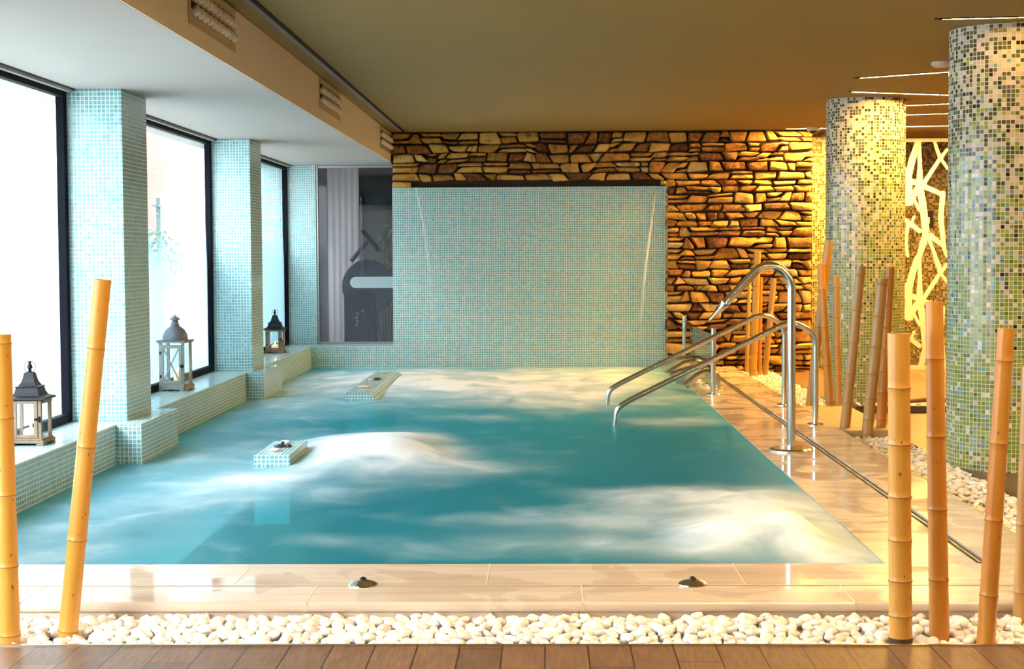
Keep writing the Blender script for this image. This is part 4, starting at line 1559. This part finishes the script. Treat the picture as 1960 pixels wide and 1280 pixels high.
def lantern_white(px, py, label):
    p = P(px, py, 'z', SILL)
    t = thing('lantern', label, 'lantern', (p.x, p.y, SILL), radians(-6), 'lanterns on the window ledge')
    w = 0.098
    H0, H1 = 0.052, 0.365
    bb = B()
    # skirt with scalloped underside
    for (ax, s) in (('y', -1), ('y', 1), ('x', -1), ('x', 1)):
        W = w + 0.012
        prof = [(-W, 0), (-W * 0.62, 0), (-W * 0.55, 0.012), (-W * 0.35, 0.008), (0, 0.014), (W * 0.35, 0.008), (W * 0.55, 0.012), (W * 0.62, 0), (W, 0), (W, 0.038), (-W, 0.038)]
        e0, e1 = s * W, s * (W - 0.014)
        if ax == 'y':
            bb.rings([[Vector((a, e, z)) for (a, z) in prof] for e in (e0, e1)])
        else:
            bb.rings([[Vector((e, a, z)) for (a, z) in prof] for e in (e0, e1)])
    bb.box(-w - 0.004, w + 0.004, -w - 0.004, w + 0.004, 0.036, H0, 0.003)
    part('base', bb, 'lan_white', t)
    for sx in (-1, 1):
        for sy in (-1, 1):
            bb = B()
            bb.box(sx * (w - 0.01) - 0.010, sx * (w - 0.01) + 0.010, sy * (w - 0.01) - 0.010, sy * (w - 0.01) + 0.010, H0, H1, 0.002)
            part('corner_post', bb, 'lan_white', t)
    bb = B()
    bb.box(-w - 0.012, w + 0.012, -w - 0.012, w + 0.012, H1, H1 + 0.014, 0.003)
    part('top_board', bb, 'lan_white', t)
    dw = w - 0.014
    y0, y1 = -w - 0.006, -w + 0.008
    bb = B()
    bb.box(-dw, -dw + 0.024, y0, y1, H0 + 0.002, H1 - 0.012, 0.002)
    bb.box(dw - 0.024, dw, y0, y1, H0 + 0.002, H1 - 0.012, 0.002)
    bb.box(-dw + 0.024, dw - 0.024, y0, y1, H0 + 0.002, H0 + 0.028, 0.002)
    bb.box(-dw + 0.024, dw - 0.024, y0, y1, H1 - 0.04, H1 - 0.012, 0.002)
    dr = part('door', bb, 'lan_white', t)
    bb = B()
    a, c = dw - 0.024, H0 + 0.028
    d = H1 - 0.04
    bb.bar((-a, y0 + 0.004, c), (a, y0 + 0.004, d), 0.010, 0.006, (0, 1, 0))
    bb.bar((-a, y0 + 0.005, d), (a, y0 + 0.005, c), 0.010, 0.006, (0, 1, 0))
    part('cross_brace', bb, 'lan_white', dr)
    bb = B()
    bb.lathe([(0.001, -0.012), (0.012, -0.010), (0.012, 0.010), (0.001, 0.012)], 14)
    bb.xform(Matrix.Translation((dw + 0.002, y0 - 0.006, 0.19)) @ Matrix.Rotation(pi / 2, 4, 'X'))
    bb.box(dw - 0.012, dw + 0.016, y0 - 0.004, y0, 0.18, 0.2)
    part('latch', bb, 'iron', dr)
    bb = B()
    for zz in (0.10, 0.28):
        bb.box(-dw - 0.006, -dw + 0.006, y0 - 0.005, y0, zz, zz + 0.022, 0.001)
    part('hinge', bb, 'iron', dr)
    for (nx, pos) in (('x', -w + 0.008), ('x', w - 0.008), ('y', w - 0.008), ('y', -w + 0.003)):
        bb = B()
        if nx == 'x':
            bb.box(pos - 0.001, pos + 0.001, -w + 0.021, w - 0.021, H0, H1)
        else:
            bb.box(-a, a, pos - 0.001, pos + 0.001, c, d)
        part('glass_pane', bb, 'langlass', t)
    bb = B()
    bb.lathe([(w + 0.016, H1 + 0.014), (w + 0.018, H1 + 0.020)], sq=True)
    R = w * 0.98
    prof = [(R, H1 + 0.020), (R, H1 + 0.026)]
    for k in range(1, 9):
        an = k / 8 * radians(68)
        prof.append((R * cos(an), H1 + 0.026 + 0.105 * sin(an)))
    z = prof[-1][1]
    prof += [(0.036, z + 0.004), (0.036, z + 0.010), (0.030, z + 0.014), (0.028, z + 0.032), (0.001, z + 0.033)]
    bb.lathe(prof, 32)
    rf = part('dome_roof', bb, 'lan_grey', t, True)
    bb = B()
    bb.lathe([(0.002, z + 0.033), (0.024, z + 0.033), (0.024, z + 0.050), (0.040, z + 0.050), (0.036, z + 0.056), (0.016, z + 0.074), (0.004, z + 0.080), (0.006, z + 0.086), (0.001, z + 0.090)], 24)
    part('chimney_cap', bb, 'lan_grey', rf, True)
    bb = B()
    bb.tube([(0.036 * cos(pi * k / 16), 0, z + 0.052 + 0.036 * sin(pi * k / 16)) for k in range(17)], 0.0018, 6)
    part('handle', bb, 'iron', rf, True)
    cn = thing('candle', 'lit cream candle inside the tall white lantern', 'candle', (p.x + 0.02, p.y, SILL + H0), 0, 'candles in the lanterns')
    bb = B()
    bb.lathe([(0.001, 0), (0.036, 0), (0.036, 0.085), (0.030, 0.094), (0.001, 0.09)], 20)
    part('wax', bb, 'wax', cn, True)
    bb = B()
    bb.lathe([(0.001, 0.092), (0.006, 0.098), (0.007, 0.106), (0.003, 0.122), (0.001, 0.13)], 10)
    part('flame', bb, 'flame', cn, True)


lantern_white(337, 746, 'tall whitewashed lantern with grey dome roof and crossed door bars on the ledge')

# ================================================================== LATTICE SCREEN AND SIGN
SYP = 17.9
ZQ = lambda x, y: P(1700 + x / 2.508, 230 + y / 2.508, 'y', SYP)
t = thing('lattice_screen', 'white cut-out lattice screen of branching bars between the mosaic columns', 'screen', (4.35, SYP, ZF))
STR = [((140, 108, 20), (112, 200, 26), (92, 300, 22)), ((148, 108, 14), (152, 220, 16), (150, 312, 26)), ((222, 105, 11), (250, 185, 14)), ((282, 140, 11), (250, 185, 14)),
       ((250, 182, 14), (165, 312, 16)), ((250, 182, 12), (285, 232, 11)), ((150, 308, 22), (262, 358, 16)), ((262, 350, 18), (252, 470, 20), (266, 600, 16)),
       ((150, 312, 26), (168, 420, 26), (182, 545, 28)), ((152, 308, 20), (98, 392, 30)), ((96, 290, 22), (150, 304, 18)), ((90, 240, 20), (98, 320, 26), (92, 395, 26), (112, 402, 12)),
       ((84, 480, 16), (150, 532, 18)), ((106, 508, 10), (125, 464, 10)), ((112, 360, 12), (150, 430, 14)), ((182, 540, 22), (266, 604, 16)), ((262, 596, 14), (280, 650, 13)),
       ((180, 548, 26), (150, 650, 20), (150, 850, 18)), ((188, 556, 14), (252, 716, 12)), ((280, 676, 13), (165, 862, 15)), ((252, 712, 13), (282, 762, 12)),
       ((142, 650, 18), (102, 790, 18), (96, 850, 22)), ((95, 495, 14), (84, 580, 12), (92, 650, 12), (96, 710, 12), (84, 830, 16))]


def lattice(dy, ymax, nm):
    bb = B()
    k = 0
    for chain in STR:
        for i in range(len(chain) - 1):
            (xa, ya, wa), (xb, yb, wb) = chain[i], chain[i + 1]
            ya += dy
            yb += dy
            if ya > ymax and yb > ymax:
                continue
            k += 1
            a, c = ZQ(xa, ya), ZQ(xb, yb)
            s = SYP / F / 2.508
            d = Vector((c.x - a.x, 0, c.z - a.z)).normalized()
            nrm = Vector((-d.z, 0, d.x))
            th = 0.011 + 0.0002 * (k % 9)
            off = Vector((4.35, SYP, ZF))
            ring = []
            for (p, w) in ((a, wa), (c, wb)):
                h = w * s * 0.62
                p = p - off
                p.y = 0
                ring.append([p + nrm * h + Vector((0, -th, 0)), p + nrm * h + Vector((0, th, 0)), p - nrm * h + Vector((0, th, 0)), p - nrm * h + Vector((0, -th, 0))])
                q = B.lathe
                bb.rings([[p + Vector((h * cos(2 * pi * j / 14), e, h * sin(2 * pi * j / 14))) for j in range(14)] for e in (-th * 0.99, th * 0.99)])
            bb.rings(ring)
    part(nm, bb, 'white_lacquer', t)


lattice(0, 640, 'upper_panel')
lattice(551, 1180, 'lower_panel')
bb = B()
zt = ZQ(150, 96).z - ZF
bb.box(-0.32, 0.50, -0.012, 0.012, zt - 0.02, zt + 0.02)
bb.box(-0.30, 0.48, -0.02, 0.02, 0.0, 0.045)
bb.box(0.46, 0.50, -0.012, 0.012, 0.045, zt)
bb.box(-0.32, -0.28, -0.012, 0.012, 0.045, zt)
part('frame', bb, 'white_lacquer', t)

p = P(1778, 420, 'y', 19.58)
t = thing('wall_sign', 'small black sign with a white figure on the mosaic behind the lattice screen', 'sign', (p.x, 19.59, p.z))
bb = B()
bb.box(-0.055, 0.055, -0.008, 0.008, -0.105, 0.105, 0.003)
part('plate', bb, 'sign_black', t)
bb = B()
bb.box(-0.016, 0.012, -0.012, -0.008, -0.05, 0.03)
bb.box(-0.012, 0.0, -0.012, -0.008, -0.08, -0.05)
bb.lathe([(0.001, -0.002), (0.012, -0.002), (0.012, 0.002), (0.001, 0.002)], 14)
part('figure', bb, 'sign_white', t)

# dark edged tray with pebbles and a dry branch at the foot of the far column
t = thing('pebble_tray', 'low dark edged tray on the wood floor beside the far column', 'tray', (3.05, 13.3, ZF))
bb = B()
bb.box(-0.46, 0.9, -0.28, -0.24, 0, 0.06, 0.004)
bb.box(-0.46, -0.42, -0.24, 0.22, 0, 0.06, 0.004)
bb.box(0.86, 0.9, -0.24, 0.22, 0, 0.06, 0.004)
part('rim', bb, 'kerb', t)
bb = B()
bb.box(-0.42, 0.86, -0.24, 0.22, 0, 0.015)
part('bed', bb, 'tray', t)
pl = [(3.05 + pr.uniform(-0.38, 0.82), 13.3 + pr.uniform(-0.2, 0.18), ZF + 0.033, 1.0) for _ in range(150)]
bulk(pl, 'tray_stones', 'white pebbles lying in the dark edged tray by the far column')
bb = B()
bb.tube([(0, 0, 0), (0.2, 0.03, 0.015), (0.42, -0.02, 0.01), (0.62, 0.02, 0.02)], [0.016, 0.02, 0.017, 0.010], 9)
o = link('dry_branch', bb.mesh('dry_branch', M['dryleaf'], True), None, (3.08, 13.34, ZF + 0.065))
tag(o, 'dark dry branch lying on the pebbles of the tray', 'branch')

# ================================================================== GYM BEHIND THE GLASS
gy = 19.2
g0 = P(690, 600, 'y', gy)
t = thing('exercise_machine', 'dark cross trainer with round flywheel housing behind the gym glass', 'exercise machine', (g0.x, gy, -0.3), 0)
q = lambda px, py, dy=0.0: P(px, py, 'y', gy + dy) - Vector((g0.x, gy, -0.3))
bb = B()
c = q(706, 548)
bb.lathe([(0.001, -0.09), (0.27, -0.09), (0.32, -0.06), (0.335, 0.0), (0.32, 0.06), (0.27, 0.09), (0.001, 0.09)], 44)
bb.xform(Matrix.Translation(c) @ Matrix.Rotation(pi / 2, 4, 'X'))
part('flywheel_housing', bb, 'gym_grey', t, True)
bb = B()
a, d = q(660, 560), q(722, 650)
bb.box(a.x, d.x, -0.14, 0.14, 0.02, a.z, 0.03)
body = part('body', bb, 'gym_dark', t)
bb = B()
e = q(686, 609)
for k in range(4):
    bb.box(e.x - 0.02 + 0.006 * (k % 2), e.x + 0.018 + 0.008 * (k % 2), -0.149, -0.14, e.z - 0.09 + k * 0.045, e.z - 0.055 + k * 0.045, 0.006)
part('emblem', bb, 'gym_emblem', body)
bb = B()
bb.tube([q(672, 500), q(690, 478), q(703, 462)], 0.028, 12)
part('console_arm', bb, 'gym_grey', t, True)
bb = B()
a, d = q(698, 446), q(722, 476)
bb.bar(a + Vector((-0.02, 0, 0.03)), d + Vector((0.03, 0, -0.03)), 0.34, 0.03, (1, 0, 0.6))
con = part('console', bb, 'gym_dark', t)
bb = B()
bb.bar(a + Vector((0.03, 0, 0.022)), d + Vector((0.03, 0, 0.022)), 0.27, 0.01, (1, 0, 0.6))
part('display', bb, 'gym_grey', con)
bb = B()
bb.tube([q(692, 447), q(700, 445), q(710, 455), q(722, 478)], 0.012, 8)
part('handlebar', bb, 'gym_grey', t, True)
bb = B()
bb.tube(fillet([q(716, 655), q(722, 600), q(735, 540), q(760, 500)], 0.5), 0.035, 12)
part('swing_arm', bb, 'gym_grey', t, True)
bb = B()
a = q(650, 655)
bb.box(a.x, a.x + 1.1, -0.2, 0.2, 0.0, 0.06, 0.015)
part('foot_bar', bb, 'gym_dark', t)

pp0 = P(738, 620, 'y', 20.3)
t = thing('potted_palm', 'leafy green potted palm behind the exercise machine in the gym', 'plant', (pp0.x, 20.3, -0.3))
bb = B()
bb.lathe([(0.001, 0), (0.14, 0), (0.19, 0.36), (0.20, 0.38), (0.17, 0.38), (0.16, 0.34), (0.001, 0.34)], 24)
part('pot', bb, 'pot', t, True)
bs, bl = B(), B()
lr = random.Random(3)
for k in range(9):
    an = k * 0.9 + lr.uniform(-0.3, 0.3)
    h = lr.uniform(1.15, 1.95)
    rr_ = lr.uniform(0.1, 0.3)
    tip = Vector((rr_ * cos(an), rr_ * sin(an) * 0.8, h))
    bs.tube([(0.04 * cos(an), 0.04 * sin(an), 0.34), tip * 0.55 + Vector((0, 0, 0.1)), tip], [0.010, 0.008, 0.005], 6)
    for j in range(11):
        aa = j / 11 * 2 * pi + lr.uniform(-0.3, 0.3)
        L = lr.uniform(0.18, 0.30)
        d = Vector((cos(aa), sin(aa), lr.uniform(-0.5, 0.5))).normalized()
        s = d.cross(Vector((0, 0, 1))).normalized() * 0.014
        m = tip + d * L * 0.5 + Vector((0, 0, 0.02))
        e = tip + d * L - Vector((0, 0, 0.06))
        bl.poly([tip, m + s, e, m - s])
part('stems', bs, 'stem', t, True)
part('leaves', bl, 'palmleaf', t)

a, d = P(698, 340, 'y', 21.3), P(745, 385, 'y', 21.3)
t = thing('television', 'dark flat screen high on the gym wall behind the glass', 'television', ((a.x + d.x) / 2, 21.55, (a.z + d.z) / 2))
bb = B()
bb.box(-0.36, 0.36, -0.10, -0.04, -0.21, 0.21, 0.006)
part('casing', bb, 'gym_dark', t)
bb = B()
bb.box(-0.34, 0.34, -0.104, -0.10, -0.19, 0.19)
part('display', bb, 'screen', t)
bb = B()
bb.box(-0.05, 0.05, -0.04, 0.05, -0.05, 0.05)
part('bracket', bb, 'gym_dark', t)
bb = B()
rows = []
for k in range(41):
    x = k / 40 * 0.42
    rows.append(Vector((x, 0.006 * sin(k * 0.8), 0)))
bb.rings([[v + Vector((0, 0, z)) for v in rows] + [v + Vector((0, 0.008, z)) for v in reversed(rows)] for z in (0.02, 2.75)])
c0 = P(628, 500, 'y', 20.9)
o = link('curtain', bb.mesh('curtain', M['gym_curtain'], True), None, (c0.x, 20.9, -0.3))
tag(o, 'pale curtain hanging inside the gym at the left of the glass', 'curtain')
gl = bpy.data.lights.new('gym_fill', 'AREA')  # unseen fill light added to brighten the gym
gl.energy = 26
gl.size = 0.6
gl.color = (1.0, 0.93, 0.86)
go = bpy.data.objects.new('gym_fill', gl)
COL.objects.link(go)
go.location = (-1.5, 19.6, 2.72)

# ================================================================== COURTYARD
cb = P(287, 490, 'x', -5.0)
t = thing('courtyard_bush', 'green leafy bush outside the window beside the nearest tiled pillar', 'bush', (cb.x, cb.y, -0.6))
bl, bs = B(), B()
hc = cb.z + 0.6 - 0.1
for k in range(1500):
    v = Vector((lr.gauss(0, 1), lr.gauss(0, 1), lr.gauss(0, 1))).normalized() * (0.42 * lr.random() ** 0.4)
    v.z *= 1.1
    c = v + Vector((0, 0, hc))
    d = Vector((lr.uniform(-1, 1), lr.uniform(-1, 1), lr.uniform(-0.6, 1))).normalized()
    s = d.cross(Vector((0.3, 0.2, 1))).normalized() * 0.02
    bl.poly([c, c + d * 0.03 + s, c + d * 0.065, c + d * 0.03 - s])
for k in range(5):
    an = k * 1.3
    bs.tube([(0.03 * cos(an), 0.03 * sin(an), 0), (0.16 * cos(an), 0.16 * sin(an), hc)], [0.02, 0.01], 7)
part('foliage', bl, 'leaf', t)
part('stems', bs, 'stem', t, True)

rp = P(304, 420, 'x', -5.25)
t = thing('courtyard_railing', 'grey post with thin rails outside, in front of the pink strip of wall', 'railing', (-5.25, rp.y, -0.6))
bb = B()
bb.box(-0.03, 0.03, -0.03, 0.03, 0, P(304, 378, 'x', -5.25).z + 0.6, 0.004)
part('post', bb, 'rail_grey', t)
for py in (379, 410):
    zz = P(304, py, 'x', -5.25).z + 0.6
    bb = B()
    bb.tube([(0, 0.35, zz), (0, -4.0, zz)], 0.010, 8)
    part('rail', bb, 'rail_grey', t, True)
for py in (394, 445):
    zz = P(304, py, 'x', -5.25).z + 0.6
    bb = B()
    bb.box(-0.05, 0.05, -0.16, 0.16, zz - 0.012, zz + 0.012)
    part('bracket', bb, 'rail_grey', t)
